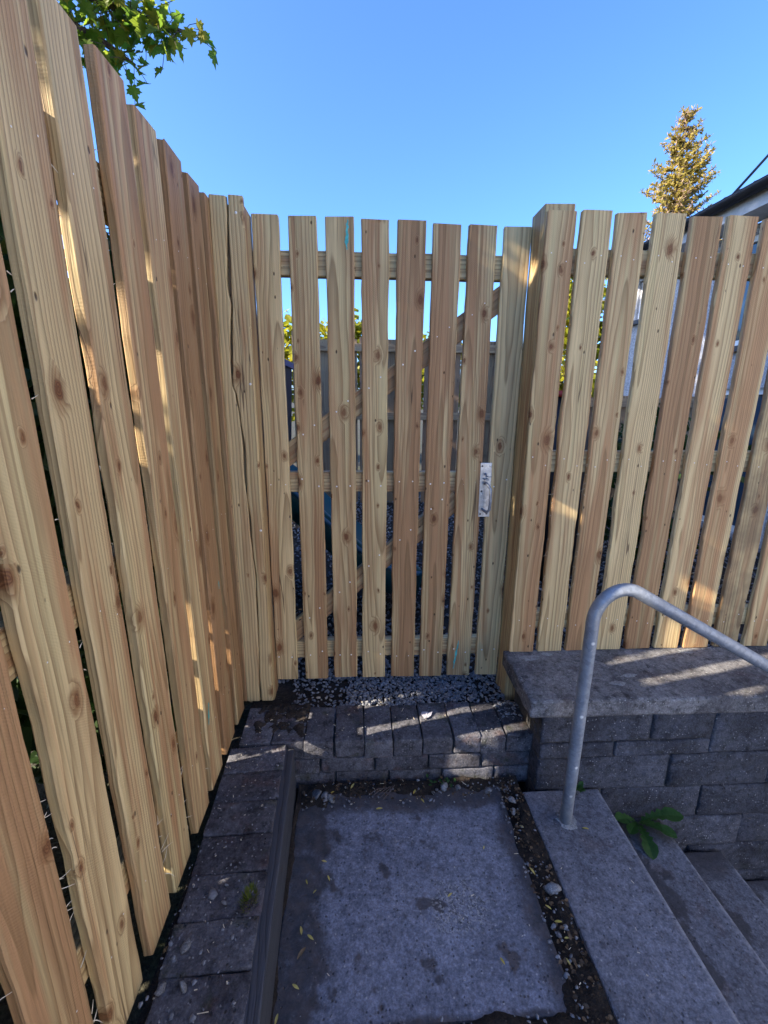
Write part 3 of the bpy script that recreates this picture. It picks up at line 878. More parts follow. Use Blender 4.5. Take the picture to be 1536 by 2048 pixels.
YR = 1.625
rf = empty('timber_fence', (1.4, YR, -1.02))
tag(rf, 'new picket fence with wide boards standing on the block wall', 'fence')
rx = [(.615, .715), (.733, .836), (.853, .955), (.982, 1.090), (1.110, 1.217), (1.236, 1.340), (1.365, 1.470), (1.497, 1.600), (1.630, 1.737), (1.765, 1.868), (1.895, 1.998), (2.025, 2.13), (2.155, 2.26), (2.285, 2.39), (2.41, 2.515), (2.54, 2.645), (2.67, 2.775)]
rtone = [(.62, .50, .50, .15), (.42, .54, .34, .18), (.62, .52, .36, .12), (.22, .60, .32, .06), (.85, .42, .38, .2), (.50, .58, .42, .05), (.62, .58, .40, .05), (.5, .40, .30, .62), (.5, .52, .32, .15)]
rn = MB()
for i, (a, c) in enumerate(rx):
    tn = rtone[i] if i < len(rtone) else rand_tone()
    zt = .600 + RNG.uniform(-.003, .006)
    zb = -1.012 + RNG.uniform(-.003, .002)
    timber('picket', rf, ((a + c) / 2, YR + .0105, zb), zt - zb, c - a, .021 if i else .020, tone=tn, seg=56, wob=.0026, bow=RNG.uniform(-.002, .002))
    for zr in (.46, -.225, -.88):
        for s in (-.026, .026):
            nails(rn, ((a + c) / 2 + s + RNG.uniform(-.006, .006), YR - .0008, zr + RNG.uniform(-.02, .02)), (0, -1, 0), .0021)
for zr in (.458, -.225, -.880):
    timber('rail', rf, (.7185, YR + .0222 + .018, zr), 2.1, .080, .036, (0, 0, -1), (0, 1, 0), (1, 0, 0), rand_tone(.4, .56, .2, .15))
tag(rn.obj('nail_heads', NAIL, rf), kind='stuff')
sb = MB()
for q in range(26):
    z = rgx.uniform(-.75, -.2); x = rgx.choice((.733, .853)) - .0005
    hair((x, YR + .001, z), (rgx.uniform(-1, -.2), rgx.uniform(-.8, .1), rgx.uniform(-1, .2)), rgx.uniform(.008, .02), .0006)
tag(sb.obj('splinters', SPLINTER, rf), kind='stuff')

# ------------------------------------------------------------------ gravel
def ico(sub):
    bm = bmesh.new(); bmesh.ops.create_icosphere(bm, subdivisions=sub, radius=1.0)
    v = np.array([q.co[:] for q in bm.verts]); f = np.array([[x.index for x in q.verts] for q in bm.faces]); bm.free()
    return v, f
def stones(name, pts, sizes, sub=1, mat=GRAVEL, flat=.55, seed=0, smooth=False):
    rs = np.random.RandomState(seed)
    bv, bf = ico(sub)
    var = []
    for q in range(12):
        vv = bv + rs.uniform(-.22, .22, bv.shape) * (1 if sub == 1 else .8)
        for _ in range(3):     # chip flat facets
            n = rs.normal(size=3); n /= np.linalg.norm(n)
            d = vv @ n; cut = rs.uniform(.45, .75)
            vv = vv - np.maximum(d - cut, 0)[:, None] * n
        var.append(vv)
    V_, F_ = [], []
    off = 0
    for p, s in zip(pts, sizes):
        q = var[rs.randint(12)] * np.array([1.25, .85, flat]) * s
        e = Euler((rs.uniform(-.6, .6), rs.uniform(-.6, .6), rs.uniform(0, 6.28))).to_matrix()
        V_.append(q @ np.array(e).T + np.array(p)); F_.append(bf + off); off += len(bv)
    V_ = np.concatenate(V_); F_ = np.concatenate(F_)
    me = bpy.data.meshes.new(name)
    me.vertices.add(len(V_)); me.vertices.foreach_set('co', V_.ravel())
    me.loops.add(F_.size); me.loops.foreach_set('vertex_index', F_.ravel().astype(np.int32))
    me.polygons.add(len(F_)); me.polygons.foreach_set('loop_start', np.arange(0, F_.size, 3, dtype=np.int32))
    me.update(calc_edges=True); me.validate()
    me.materials.append(mat)
    return link(name, me)
rs = np.random.RandomState(4)
P_, S_ = [], []
for _ in range(2600):
    x, y = rs.uniform(-.30, .62), rs.uniform(1.605, 1.80)
    dens = 1.0 if x > -.06 else .22
    if x > .50: dens = .45
    if rs.rand() > dens: continue
    P_.append((x, y, -1.250 + rs.uniform(0, .014))); S_.append(rs.uniform(.0050, .0092))
tag(stones('gravel', P_, S_, 1, seed=1), kind='stuff')
P_, S_ = [], []
for _ in range(17000):
    u = rs.rand()
    y = 1.80 + 4.0 * u ** 1.6
    x = rs.uniform(-.8 - .15 * y, 1.5 + .75 * y)
    P_.append((x, y, -1.252 + rs.uniform(0, .016))); S_.append(rs.uniform(.007, .012) * (1 + .12 * (y - 1.8)))
tag(stones('gravel', P_, S_, 1, seed=2), kind='stuff')
so = sheet('soil', -.46, .62, 1.601, 1.86, -1.253, SOIL, 60, 20); rock_patch(so.data, .007, 18)
so = sheet('gravel_bed', -3, 8, 1.86, 6.2, -1.256, SOIL, 40, 20)
so2 = sheet('soil', -.455, -.19, 1.43, 1.62, -1.243, SOIL, 40, 30)
for v in so2.data.vertices:
    e = min((v.co.x + .455), (-.19 - v.co.x) * .9, (v.co.y - 1.43) * .8, 1)
    v.co.z += -.004 + .012 * min(1, e / .05) * (1 if e > 0 else 0) + .015 * noise.fractal(V((v.co.x * 24, v.co.y * 24, 2)), .8, 2., 5)

# grit and crumbs over pavers, soil and slab edges
P_, S_ = [], []
def sprinkle(n, x0, x1, y0, y1, z, s0, s1):
    for _ in range(n):
        P_.append((rs.uniform(x0, x1), rs.uniform(y0, y1), z + rs.uniform(0, .004))); S_.append(rs.uniform(s0, s1) * (1 if rs.rand() > .15 else 1.7))
sprinkle(260, -.465, -.27, .3, 1.40, -1.236, .0012, .0035)
sprinkle(46, -.465, -.28, .3, .92, -1.236, .004, .009)
sprinkle(170, -.45, .64, 1.42, 1.60, -1.236, .001, .003)
sprinkle(60, .555, .65, 1.50, 1.60, -1.234, .003, .008)
sprinkle(110, -.22, .58, 1.28, 1.40, -1.418, .002, .006)
sprinkle(150, .50, .59, .6, 1.40, -1.420, .002, .006)
sprinkle(130, -.22, .50, .64, .72, -1.420, .002, .006)
sprinkle(90, -.2, .5, .72, 1.3, -1.425, .0008, .0022)
sprinkle(60, .60, .88, .6, 1.32, -1.412, .0006, .0018)
tag(stones('grit', P_, S_, 1, seed=5), kind='stuff')
# a few larger loose stones
STONE_LABELS = ['largest of the three grey stones in the far left corner of the landing', 'middle one of the three stones in the far left corner of the landing', 'rightmost of the three small stones in the far left corner of the landing',
    'pale stone in the soil at the far right corner of the landing', 'smaller stone just in front of the far right corner stone', 'grey stone at the foot of the brick step left of the seedlings',
    'small stone at the foot of the brick step right of the seedlings', 'flat grey green stone in the gutter beside the top concrete step', 'small stone on the paved strip nearest the moss tuft',
    'grey chip on the nearer part of the paved strip, right of its twin', 'grey chip on the nearer part of the paved strip against the fence', 'little stone in the soil near the sunlit patch of the brick step']
k = 0
for x, y, z, s in ((-.165, 1.345, -1.412, .021), (-.135, 1.335, -1.412, .017), (-.112, 1.330, -1.414, .015), (.545, 1.285, -1.408, .014), (.535, 1.245, -1.412, .011),
                   (.31, 1.36, -1.408, .017), (.36, 1.35, -1.408, .013), (.566, .985, -1.412, .022), (-.405, .775, -1.226, .012), (-.385, .70, -1.228, .010), (-.43, .70, -1.228, .012), (.47, 1.335, -1.412, .012)):
    o = stones('loose_stone', [(0, 0, 0)], [s], 2, STONE, .7, 30 + k)
    o.location = (x, y, z)
    tag(o, STONE_LABELS[k], 'stone', 'loose stones round the landing')
    k += 1

# ------------------------------------------------------------------ leaves
def leaf_shape(kind, s=1.0, seed=0):
    """Flat leaf fan in local xy (stem at the origin, tip towards +y), slightly folded."""
    rg = random.Random(seed)
    if kind == 'maple':
        half = [(0.02, 0.0), (.16, -.08), (.34, -.02), (.24, .12), (.48, .22), (.42, .32), (.56, .50), (.38, .48), (.33, .56), (.20, .52), (.24, .72), (.14, .74), (.0, 1.0)]
    elif kind == 'lance':
        half = [(0, 0), (.09, .15), (.15, .4), (.14, .65), (.07, .88), (0, 1)]
    elif kind == 'dandelion':
        half = [(0, 0), (.03, .12), (.10, .16), (.045, .24), (.13, .30), (.06, .37), (.15, .44), (.08, .50), (.18, .58), (.13, .64), (.21, .76), (.19, .88), (.10, .97), (0, 1)]
    else:
        half = [(0, 0), (.22, .2), (.32, .45), (.24, .75), (0, 1)]
    def P(x, y):
        return (x * s, y * s, (abs(x) * rg.uniform(.15, .35) - .25 * (y - .3) ** 2) * s)
    if kind == 'maple': 
        out = [P(x, y) for x, y in half] + [P(-x, y) for x, y in reversed(half[1:-1])]
        c = P(0, .3)
        vs = [c] + out
        n = len(out)
        return vs, [(0, 1 + q, 1 + (q + 1) % n) for q in range(n)]
    R = [P(x, y) for x, y in half]; Lf = [P(-x, y) for x, y in half[1:-1]]
    mid = [P(0, y) for x, y in half[1:-1]]
    vs = R + Lf + mid
    n = len(half); fs = []
    m0 = n + len(Lf)
    def Rm(i): return i
    def Lm(i): return n + i - 1
    def Mm(i): return m0 + i - 1
    fs += [(0, 1, Mm(1)), (0, Mm(1), Lm(1))]
    for i in range(1, n - 2): fs += [(Rm(i), Rm(i + 1), Mm(i + 1), Mm(i)), (Mm(i), Mm(i + 1), Lm(i + 1), Lm(i))]
    fs += [(Rm(n - 2), n - 1, Mm(n - 2)), (Mm(n - 2), n - 1, Lm(n - 2))]
    return vs, fs

def orient(loc, heading, pitch, roll, s=1.0):
    return Matrix.Translation(loc) @ Euler((pitch, roll, heading), 'XYZ').to_matrix().to_4x4() @ Matrix.Scale(s, 4)

# --- fallen leaves
LEAFM = [mesh('fallen_leaf', *leaf_shape('lance', .024, q), mat=YELLOW) for q in range(3)]
LEAFB = mesh('fallen_leaf', *leaf_shape('lance', .034, 7), mat=BROWNLEAF)
yl = 'small yellow fallen leaf lying on the concrete or soil of the landing'
for x, y, z, kd in ((-.165, .905, -1.419, 0), (-.150, .905, -1.419, 1), (-.135, 1.02, -1.420, 2), (-.11, 1.10, -1.419, 0), (-.105, 1.06, -1.419, 1), (-.17, 1.05, -1.419, 0), (-.175, .80, -1.419, 2), (-.20, .745, -1.416, 0),
                    (.05, 1.28, -1.419, 1), (.25, .98, -1.418, 2), (.36, .83, -1.419, 0), (.40, 1.13, -1.419, 1), (.535, .90, -1.412, 0), (.545, .86, -1.412, 2), (.54, .93, -1.412, 1), (.535, .80, -1.412, 0),
                    (-.1, 1.35, -1.408, 0), (-.04, 1.36, -1.408, 1), (.20, 1.345, -1.408, 2), (.215, 1.31, -1.412, 0), (.55, 1.18, -1.412, 1), (.10, .675, -1.410, 0), (.30, .665, -1.410, 2), (.52, 1.05, -1.412, 2)):
    o = link('fallen_leaf', LEAFM[kd], None, orient((x, y, z + .003), RNG.uniform(0, 6.28), RNG.uniform(-.1, .25), RNG.uniform(-.2, .2), RNG.uniform(.6, 1.05)))
    where = ('in the damp strip beside the timber edging board' if x < -.09 and y < 1.3 else 'in the gutter between the landing and the steps' if x > .5 else
             'on the soil at the foot of the brick step' if y > 1.29 else 'on the open middle of the landing slab' if y > .7 else 'in the near joint between the two landing slabs')
    tag(o, 'small yellow fallen leaf ' + where, 'leaf', 'yellow leaves fallen ' + where)
o = link('fallen_leaf', LEAFB, None, orient((-.150, .878, -1.417), 2.5, .1, .2)); tag(o, 'brown dry fallen leaf, larger than the yellow ones near the edging board', 'leaf')
o = link('fallen_leaf', LEAFM[1], None, orient((.77, 1.165, -1.4085), 1.3, .05, .1, .95)); tag(o, 'pale fallen leaf on the top step near the handrail foot', 'leaf')
o = link('fallen_leaf', LEAFM[0], None, orient((1.245, 1.285, -1.724), .5, .3, .1, .95)); tag(o, 'yellow fallen leaf on the third step against the block wall', 'leaf')
o = link('fallen_leaf', LEAFB, None, orient((.94, .85, -1.566), 2.2, .1, .1, .9)); tag(o, 'brown fallen leaf on the second step in the stained corner', 'leaf')
# torn scrap of plastic on the brick step
vs = [(0, 0, .004)]
n = 11
for q in range(n):
    a = 2 * math.pi * q / n; r_ = .024 * RNG.uniform(.35, 1.25)
    vs.append((math.cos(a) * r_, math.sin(a) * r_ * 1.2, RNG.uniform(.001, .008)))
o = link('plastic_scrap', mesh('plastic_scrap', vs, [(0, 1 + q, 1 + (q + 1) % n) for q in range(n)], plain('grey_film', (.42, .41, .46), .4, 0, .3, 60)), None, Matrix.Translation((.265, 1.525, -1.234)))
tag(o, 'crumpled grey scrap of film on the brick step', 'litter')
# wood shavings and needles, uncountable crumbs
sb = MB()
for (n, x0, x1, y0, y1, z) in ((22, -.46, -.28, .5, 1.4, -1.233), (30, -.4, .62, 1.42, 1.62, -1.232), (26, .50, .59, .6, 1.4, -1.414), (26, -.2, .58, 1.30, 1.40, -1.412), (10, -.2, .5, .65, 1.3, -1.4225), (7, .6, .88, .7, 1.3, -1.4105)):
    for _ in range(n):
        p = V((rgx.uniform(x0, x1), rgx.uniform(y0, y1), z + rgx.uniform(0, .003)))
        a = rgx.uniform(0, 6.28); L = rgx.uniform(.002, .009) * (2.5 if rgx.random() < .1 else 1)
        sb.tube([p, p + V((math.cos(a) * L, math.sin(a) * L, rgx.uniform(0, .003)))], rgx.uniform(.0005, .0013), 3)
tag(sb.obj('wood_shavings', SPLINTER), kind='stuff')
sb = MB()
for q in range(5):
    p0 = V((.03 + .012 * q, 1.335 - .006 * q, -1.408)); a = .35 + .12 * q; L = .06 + .012 * q
    sb.tube([p0 + V((math.cos(a + .3 * u) * L * u, math.sin(a + .3 * u) * L * u * .6, .012 * math.sin(3 * u))) for u in (0, .25, .5, .75, 1)], .0013, 5)
o = sb.obj('dead_root', plain('dry_root', (.12, .09, .085), .8)); tag(o, 'thin dry roots trailing over the far edge of the landing', 'roots')
# litter of dark leaf bits in the gutter between landing and steps
P_ = MB()
for _ in range(420):
    if rgx.random() < .6: x, y = rgx.uniform(.515, .592), rgx.uniform(.55, 1.36)
    else: x, y = rgx.uniform(-.21, .58), rgx.uniform(1.31, 1.395)
    vs, fs = leaf_shape('oval', rgx.uniform(.006, .016), rgx.randint(0, 99))
    m = orient((x, y, -1.411 + rgx.uniform(0, .005)), rgx.uniform(0, 6.28), rgx.uniform(-.5, .5), rgx.uniform(-.5, .5))
    P_.add([m @ V(v) for v in vs], fs)
tag(P_.obj('leaf_litter', leaf_material('rotting_leaves', (.035, .024, .016), (.13, .085, .05), .1)), kind='stuff')

# --- weeds
wd = empty('dandelion', (1.055, 1.312, -1.565))
tag(wd, 'green dandelion growing from the joint between second step and block wall', 'weed')
for hd, pt, s in ((-1.75, .75, .15), (-2.3, .55, .12), (2.95, .35, .13), (1.85, .80, .12), (-2.8, .9, .10), (2.3, .6, .10)):
    vs, fs = leaf_shape('dandelion', s, int(s * 100))
    vs = [(x, y, z - 2.2 * y * y) for x, y, z in vs]
    link('leaf', mesh('leaf', vs, fs, WEED), wd, orient(wd.location, hd, pt, 0))
w2 = empty('seedling', (.80, 1.31, -1.41))
tag(w2, 'small green seedling at the foot of the block wall behind the handrail', 'weed')
for q in range(7):
    link('leaf', mesh('leaf', *leaf_shape('oval', .028, q), mat=WEED), w2, orient((.80 + RNG.uniform(-.01, .01), 1.31, -1.405 + q * .003), q * .9, .5, 0))
w3 = empty('seedling', (.30, 1.37, -1.41))
tag(w3, 'patch of tiny green seedlings at the foot of the brick step', 'weed')
for q in range(12):
    link('leaf', mesh('leaf', *leaf_shape('oval', .016, q), mat=WEED), w3, orient((.30 + RNG.uniform(-.06, .06), 1.37 + RNG.uniform(-.02, .02), -1.403 + RNG.uniform(0, .01)), q * .9, .4, 0))
ms = MB()
for _ in range(170):
    a, r_ = rgx.uniform(0, 6.28), rgx.uniform(0, 1) ** .6 * .026
    p = V((-.285 + math.cos(a) * r_ * .7, .872 + math.sin(a) * r_ * 1.2, -1.235))
    d_ = V((math.cos(a) * .6, math.sin(a) * .6, rgx.uniform(.6, 1.3))).normalized() * rgx.uniform(.008, .020)
    sd = d_.cross(V((0, 0, 1))).normalized() * .0016
    ms.add([p - sd, p + sd, p + d_], [(0, 1, 2)])
o = ms.obj('moss_tuft', MOSS); tag(o, 'bright green moss tuft on the paved strip beside the left fence', 'moss')

# ------------------------------------------------------------------ maple tree beyond the left fence
TG = []      # sunlit spots seen in the photograph: (point, half width of the gap in the leaves)
def lit(p0, p1, n, r):
    p0, p1 = V(p0), V(p1)
    for q in range(n): TG.append((p0.lerp(p1, q / max(1, n - 1)), r if p0.x < -.48 else r * (.85 if (p0.x > .85 and p0.z < -.5 and p0.y < 1.5) or p0.z < -1.2 else .45)))
lit((-.49, .855, .46), (-.49, .865, .05), 12, .035); lit((-.49, .85, .60), (-.49, .85, .55), 2, .03)
lit((-.49, 1.015, .23), (-.49, 1.02, -.10), 9, .035)
lit((-.49, 1.16, .34), (-.49, 1.16, .30), 2, .03); lit((-.49, 1.165, .08), (-.49, 1.165, -.15), 5, .035)
lit((-.31, 1.75, .60), (-.26, 1.75, .58), 2, .04); lit((.44, 1.75, .58), (.44, 1.75, .56), 2, .025); lit((.57, 1.75, .50), (.615, 1.70, .46), 2, .03)
lit((.615, 1.71, -.28), (.615, 1.71, -.42), 4, .035); lit((.615, 1.70, -.58), (.615, 1.70, -.72), 3, .025)
lit((.80, 1.62, -.34), (.80, 1.62, -.42), 2, .03); lit((.89, 1.62, -.40), (.89, 1.62, -.44), 2, .025); lit((1.24, 1.62, -.92), (1.26, 1.62, -1.0), 2, .05)
lit((.86, 1.2, -.545), (1.02, 1.2, -.635), 5, .07)
lit((-.66, 2.3, 1.43), (-1.0, 2.28, 1.49), 6, .09); lit((-.9, 2.2, 1.25), (-1.1, 2.15, 1.30), 3, .09)
lit((1.06, 1.556, -1.015), (1.40, 1.625, -1.015), 6, .06); lit((1.17, 1.422, -1.015), (1.65, 1.542, -1.015), 8, .06); lit((1.42, 1.372, -1.015), (1.7, 1.45, -1.015), 6, .06)
lit((-.02, 1.448, -1.235), (.26, 1.518, -1.235), 6, .05); lit((-.12, 1.57, -1.235), (.02, 1.60, -1.235), 4, .05)
lit((.44, 1.42, -1.235), (.66, 1.46, -1.235), 4, .05); lit((.38, 1.52, -1.235), (.55, 1.58, -1.235), 4, .04); lit((.46, 1.41, -1.40), (.52, 1.41, -1.44), 3, .06)
lit((-.47, 1.33, -1.10), (-.47, 1.33, -1.23), 3, .05); lit((-.47, 1.46, -1.05), (-.47, 1.46, -1.2), 3, .05)
def blocks_lit(p, extra=0.0):
    for t, r in TG:
        d_ = p - t
        a = d_.dot(SUN)
        if a > 0: continue
        if (d_ - SUN * a).length < r + extra: return True
    return False
mp = empty('maple_tree', (-2.7, 1.5, -1.30))
tag(mp, 'maple tree with lobed green leaves overhanging the left fence', 'tree')
tk = MB()
tk.tube([(-2.7, 1.5, -1.35), (-2.68, 1.5, -.4), (-2.62, 1.55, .5), (-2.5, 1.65, 1.4), (-2.45, 1.7, 2.4), (-2.4, 1.75, 3.6)], [.13, .11, .095, .075, .05, .02], 12)
tk.obj('trunk', BARK, mp, True)
lb = MB()
limbs = [[(-2.55, 1.6, 1.0), (-2.0, 1.9, 1.35), (-1.5, 2.1, 1.5), (-1.1, 2.25, 1.53), (-.90, 2.3, 1.50), (-.71, 2.32, 1.46)],
         [(-2.0, 1.9, 1.35), (-1.5, 2.05, 1.43), (-1.15, 2.2, 1.41), (-1.03, 2.28, 1.39), (-.93, 2.32, 1.34)],
         [(-1.5, 2.1, 1.5), (-1.2, 2.25, 1.62), (-1.0, 2.35, 1.66)],
         [(-2.5, 1.65, 1.4), (-1.9, 1.3, 1.8), (-1.4, 1.0, 2.0), (-1.1, .9, 2.0)], [(-2.6, 1.55, .6), (-2.0, 1.0, 1.0), (-1.5, .7, 1.2)],
         [(-2.45, 1.7, 2.4), (-1.9, 1.6, 2.6), (-1.6, 1.4, 2.7)], [(-2.6, 1.5, .4), (-2.0, .4, .7), (-1.7, .0, .9)], [(-2.45, 1.7, 2.2), (-3.0, 2.4, 2.8)], [(-2.6, 1.6, 1.0), (-3.2, 1.0, 1.6)]]
for L_ in limbs:
    n = len(L_)
    lb.tube(L_, [(.028 if n < 6 else .03) * (1 - .85 * q / (n - 1)) + .002 for q in range(n)], 7)
lb.obj('limb', BARK, mp, True)
MAPM = [mesh('leaf', *leaf_shape('maple', 1.0, q), mat=MAPLE) for q in range(4)]
def mleaf(p, s):
    link('leaf', MAPM[RNG.randrange(4)], mp, orient(p, RNG.uniform(0, 6.28), RNG.uniform(-1.0, .5) - .4, RNG.uniform(-.7, .7), s))
cnt = 0
twigs = MB()
def spray(path, n, spread, s0, s1, clear=True):
    global cnt
    for q in range(n):
        u = RNG.random() * (len(path) - 1); i = min(int(u), len(path) - 2)
        c = V(path[i]).lerp(V(path[i + 1]), u - i)
        p = c + V((RNG.gauss(0, spread), RNG.gauss(0, spread), RNG.gauss(-.02, spread * .8)))
        if clear and blocks_lit(p, .03): continue
        twigs.tube([c, c.lerp(p, .5) + V((0, 0, .01)), p], .0014, 3)
        mleaf(p, RNG.uniform(s0, s1)); cnt += 1
spray(limbs[0][3:], 120, .055, .042, .075, False)
spray(limbs[0][1:4], 55, .09, .05, .08, False)
spray(limbs[1][1:], 85, .06, .042, .07, False)
spray(limbs[2], 40, .07, .05, .08, False)
tag(twigs.obj('twigs', BARK, mp), kind='stuff')
# the rest of the crown, which shades the fence and the gate
cr = MB()
base = [leaf_shape('maple', 1.0, q) for q in range(4)]
nl = 0
while nl < 10500:
    p = V((RNG.uniform(-3.4, -.9), RNG.uniform(-.6, 2.5), RNG.uniform(.4, 3.6)))
    # the crown stops where the photograph shows sky over the fence
    e = ((p.x + 2.2) / 1.4) ** 2 + ((p.y - 1.0) / 1.7) ** 2 + ((p.z - 1.9) / 1.65) ** 2
    if e > 1: continue
    if p.y > 0.05:
        q_ = cam.matrix_world.inverted() @ p
        px = 768 + 893.29 * q_.x / -q_.z; py = 1024 - 893.29 * q_.y / -q_.z
        if -q_.z > 0 and py > -40 and px > -40 and p.z * .48 / -p.x > .53: continue
    if blocks_lit(p, .03): continue
    vs, fs = base[nl % 4]
    m = orient(p, RNG.uniform(0, 6.28), RNG.uniform(-1.1, .5) - .3, RNG.uniform(-.8, .8), RNG.uniform(.08, .13))
    cr.add([m @ V(v) for v in vs], fs); nl += 1
tag(cr.obj('foliage', MAPLE, mp), kind='stuff')

def leaf_blob(mb, centers, n, size, kind='quad', rg=RNG, test=None):
    k = 0
    tries = 0
    while k < n and tries < n * 6:
        tries += 1
        c, r = rg.choice(centers)
        d_ = V((rg.gauss(0, 1), rg.gauss(0, 1), rg.gauss(0, 1))).normalized() * rg.random() ** .4
        p = V(c) + V((d_.x * r[0], d_.y * r[1], d_.z * r[2]))
        if test and not test(p): continue
        s = size * rg.uniform(.6, 1.3)
        m = orient(p, rg.uniform(0, 6.28), rg.uniform(-1.2, 1.2), rg.uniform(-1, 1), s)
        mb.add([m @ V(v) for v in ((-.5, 0, 0), (-.1, -.35, .05), (.5, 0, 0), (.1, .4, .08))], [(0, 1, 2, 3)])
        k += 1

tt = empty('broadleaf_tree', (-5.2, 2.8, -1.3))  # unseen tree, added to keep the sun off house and back garden
tag(tt, 'tall dense broadleaf tree added out of view on the left to shade the house', 'tree')
b = MB(); b.tube([(-5.2, 2.8, -1.35), (-5.15, 2.8, .5), (-5.0, 2.85, 2.5), (-4.9, 2.9, 4.8)], [.2, .16, .11, .03], 12)
for q in range(8):
    a = q * .9
    b.tube([(-5.1, 2.8, 1.0 + q * .4), (-5.1 + .6 * math.cos(a), 2.8 + .8 * math.sin(a), 1.6 + q * .45), (-5.1 + 1.0 * math.cos(a), 2.8 + 1.5 * math.sin(a), 1.9 + q * .5)], [.06, .04, .012], 7)
b.obj('trunk', BARK, tt, True)
b = MB()
leaf_blob(b, [((-5.0 + RNG.uniform(-.6, .6), 2.8 + RNG.uniform(-1.3, 1.3), RNG.uniform(1.2, 6.8)), (.7, .7, .75)) for _ in range(60)], 12500, .19, test=lambda p: not blocks_lit(p, .02))
tag(b.obj('crown', DARKLEAF, tt), kind='stuff')

# dark shrub behind the left fence (it darkens the gaps between the lower boards; added to block low sun, with openings carved for sun patches)
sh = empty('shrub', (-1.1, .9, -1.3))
tag(sh, 'dark leafy shrub glimpsed through the gaps of the left fence, added to block low sun', 'shrub')
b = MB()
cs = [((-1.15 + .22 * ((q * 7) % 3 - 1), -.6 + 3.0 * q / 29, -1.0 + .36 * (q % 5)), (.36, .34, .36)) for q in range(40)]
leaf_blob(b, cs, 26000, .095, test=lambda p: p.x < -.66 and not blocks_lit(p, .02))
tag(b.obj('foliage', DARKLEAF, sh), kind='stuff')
b = MB()
for q in range(9):
    x, y = RNG.uniform(-1.4, -.9), RNG.uniform(-.4, 2.2)
    b.tube([(x, y, -1.32), (x + RNG.uniform(-.1, .1), y + .05, -.8), (x + RNG.uniform(-.2, .2), y + .1, -.2)], [.012, .009, .004], 5)
b.obj('stem', BARK, sh)

# pale shed glimpsed through the near gaps
shd = empty('garden_shed', (-4.2, 5.3, -1.3))
tag(shd, 'pale blue shed wall glimpsed through the first gap of the left fence', 'shed')
b = MB(); b.box((-6.0, 4.4, -1.3), (-3.3, 6.6, 1.1)); b.obj('wall', SHED, shd)
b = MB(); b.box((-6.2, 4.2, 1.1), (-3.1, 6.8, 1.22)); b.obj('roof', BLACKP, shd)
b = MB(); b.tube([(-3.26, 4.75, -1.25), (-3.26, 4.75, 1.08)], .034, 12)
b.obj('downpipe', WHITE, shd, True)

# ------------------------------------------------------------------ back garden
def old_fence(name, label, x0, x1, y, ztop, pitch, bw, rails, gapx=()):
    f = empty(name, ((x0 + x1) / 2, y, -1.25)); tag(f, label, 'fence')
    x = x0
    while x < x1:
        if not any(a < x < c for a, c in gapx):
            timber('board', f, (x + bw / 2, y + .01, -1.25), ztop + 1.25 + RNG.uniform(-.02, .02), bw, .018, tone=rand_tone(None, RNG.uniform(.3, .55), .25, .4), mat=WOOD_OLD, seg=3)
        x += pitch
    for zr in rails:
        timber('rail', f, (x0, y - .024, zr), x1 - x0, .085, .044, (0, 0, -1), (0, 1, 0), (1, 0, 0), rand_tone(.3, .5, .1, .3), WOOD_OLD, seg=6)
    x = x0 + .05
    while x < x1 + .1:
        timber('post', f, (x, y - .09, -1.26), ztop + 1.26 + .05, .09, .09, tone=rand_tone(.3, .5, .1, .3), mat=WOOD_OLD, seg=3)
        x += 1.15
    return f
old_fence('garden_fence', 'weathered grey board fence at the far end behind the gate', -.75, 1.62, 5.4, .66, .150, .122, (.56, -.20, -.95))
old_fence('garden_fence', 'low weathered board fence behind the right fence near the house', 1.75, 3.45, 4.6, .05, .15, .12, (-.02, -.85))

# child's slide
sd = empty('garden_slide', (-.2, 2.7, -1.25))
tag(sd, 'dark teal plastic garden slide behind the gate', 'slide')
sp_ = [(-.62, -.38), (-.45, -.52), (-.20, -.76), (.02, -.96), (.18, -1.06), (.34, -1.09)]
b = MB(); vs, fs = [], []
for i, (x, z) in enumerate(sp_):
    t = V((sp_[min(i+1, 5)][0] - sp_[max(i-1, 0)][0], 0, sp_[min(i+1, 5)][1] - sp_[max(i-1, 0)][1])).normalized()
    nn = V((-t.z, 0, t.x))
    for yy, h in ((2.42, .10), (2.44, .11), (2.47, .02), (2.55, 0), (2.70, 0), (2.78, .02), (2.81, .11), (2.83, .10), (2.83, -.05), (2.42, -.05)):
        vs.append((x + nn.x * h, yy, z + nn.z * h))
    if i:
        for q in range(10): fs.append(((i-1)*10+q, (i-1)*10+(q+1) % 10, i*10+(q+1) % 10, i*10+q))
fs += [tuple(range(10)), tuple(50 + q for q in reversed(range(10)))]
b.add(vs, fs); b.obj('chute', TEAL, sd, True)
b = MB()
for yy in (2.425, 2.825):
    b.tube([(x - .0, yy, z + .10) for x, z in sp_], .016, 8)
b.obj('side_rail', TEAL2, sd, True)
b = MB(); b.tube([(.36, 2.40, -1.10), (.40, 2.40, -1.14), (.40, 2.40, -1.25)], .02, 8); b.tube([(.36, 2.84, -1.10), (.40, 2.84, -1.14), (.40, 2.84, -1.25)], .02, 8)
b.tube([(-.6, 2.43, -.40), (-.66, 2.43, -1.25)], .025, 8); b.tube([(-.6, 2.82, -.40), (-.66, 2.82, -1.25)], .025, 8)
b.obj('leg', TEAL, sd, True)

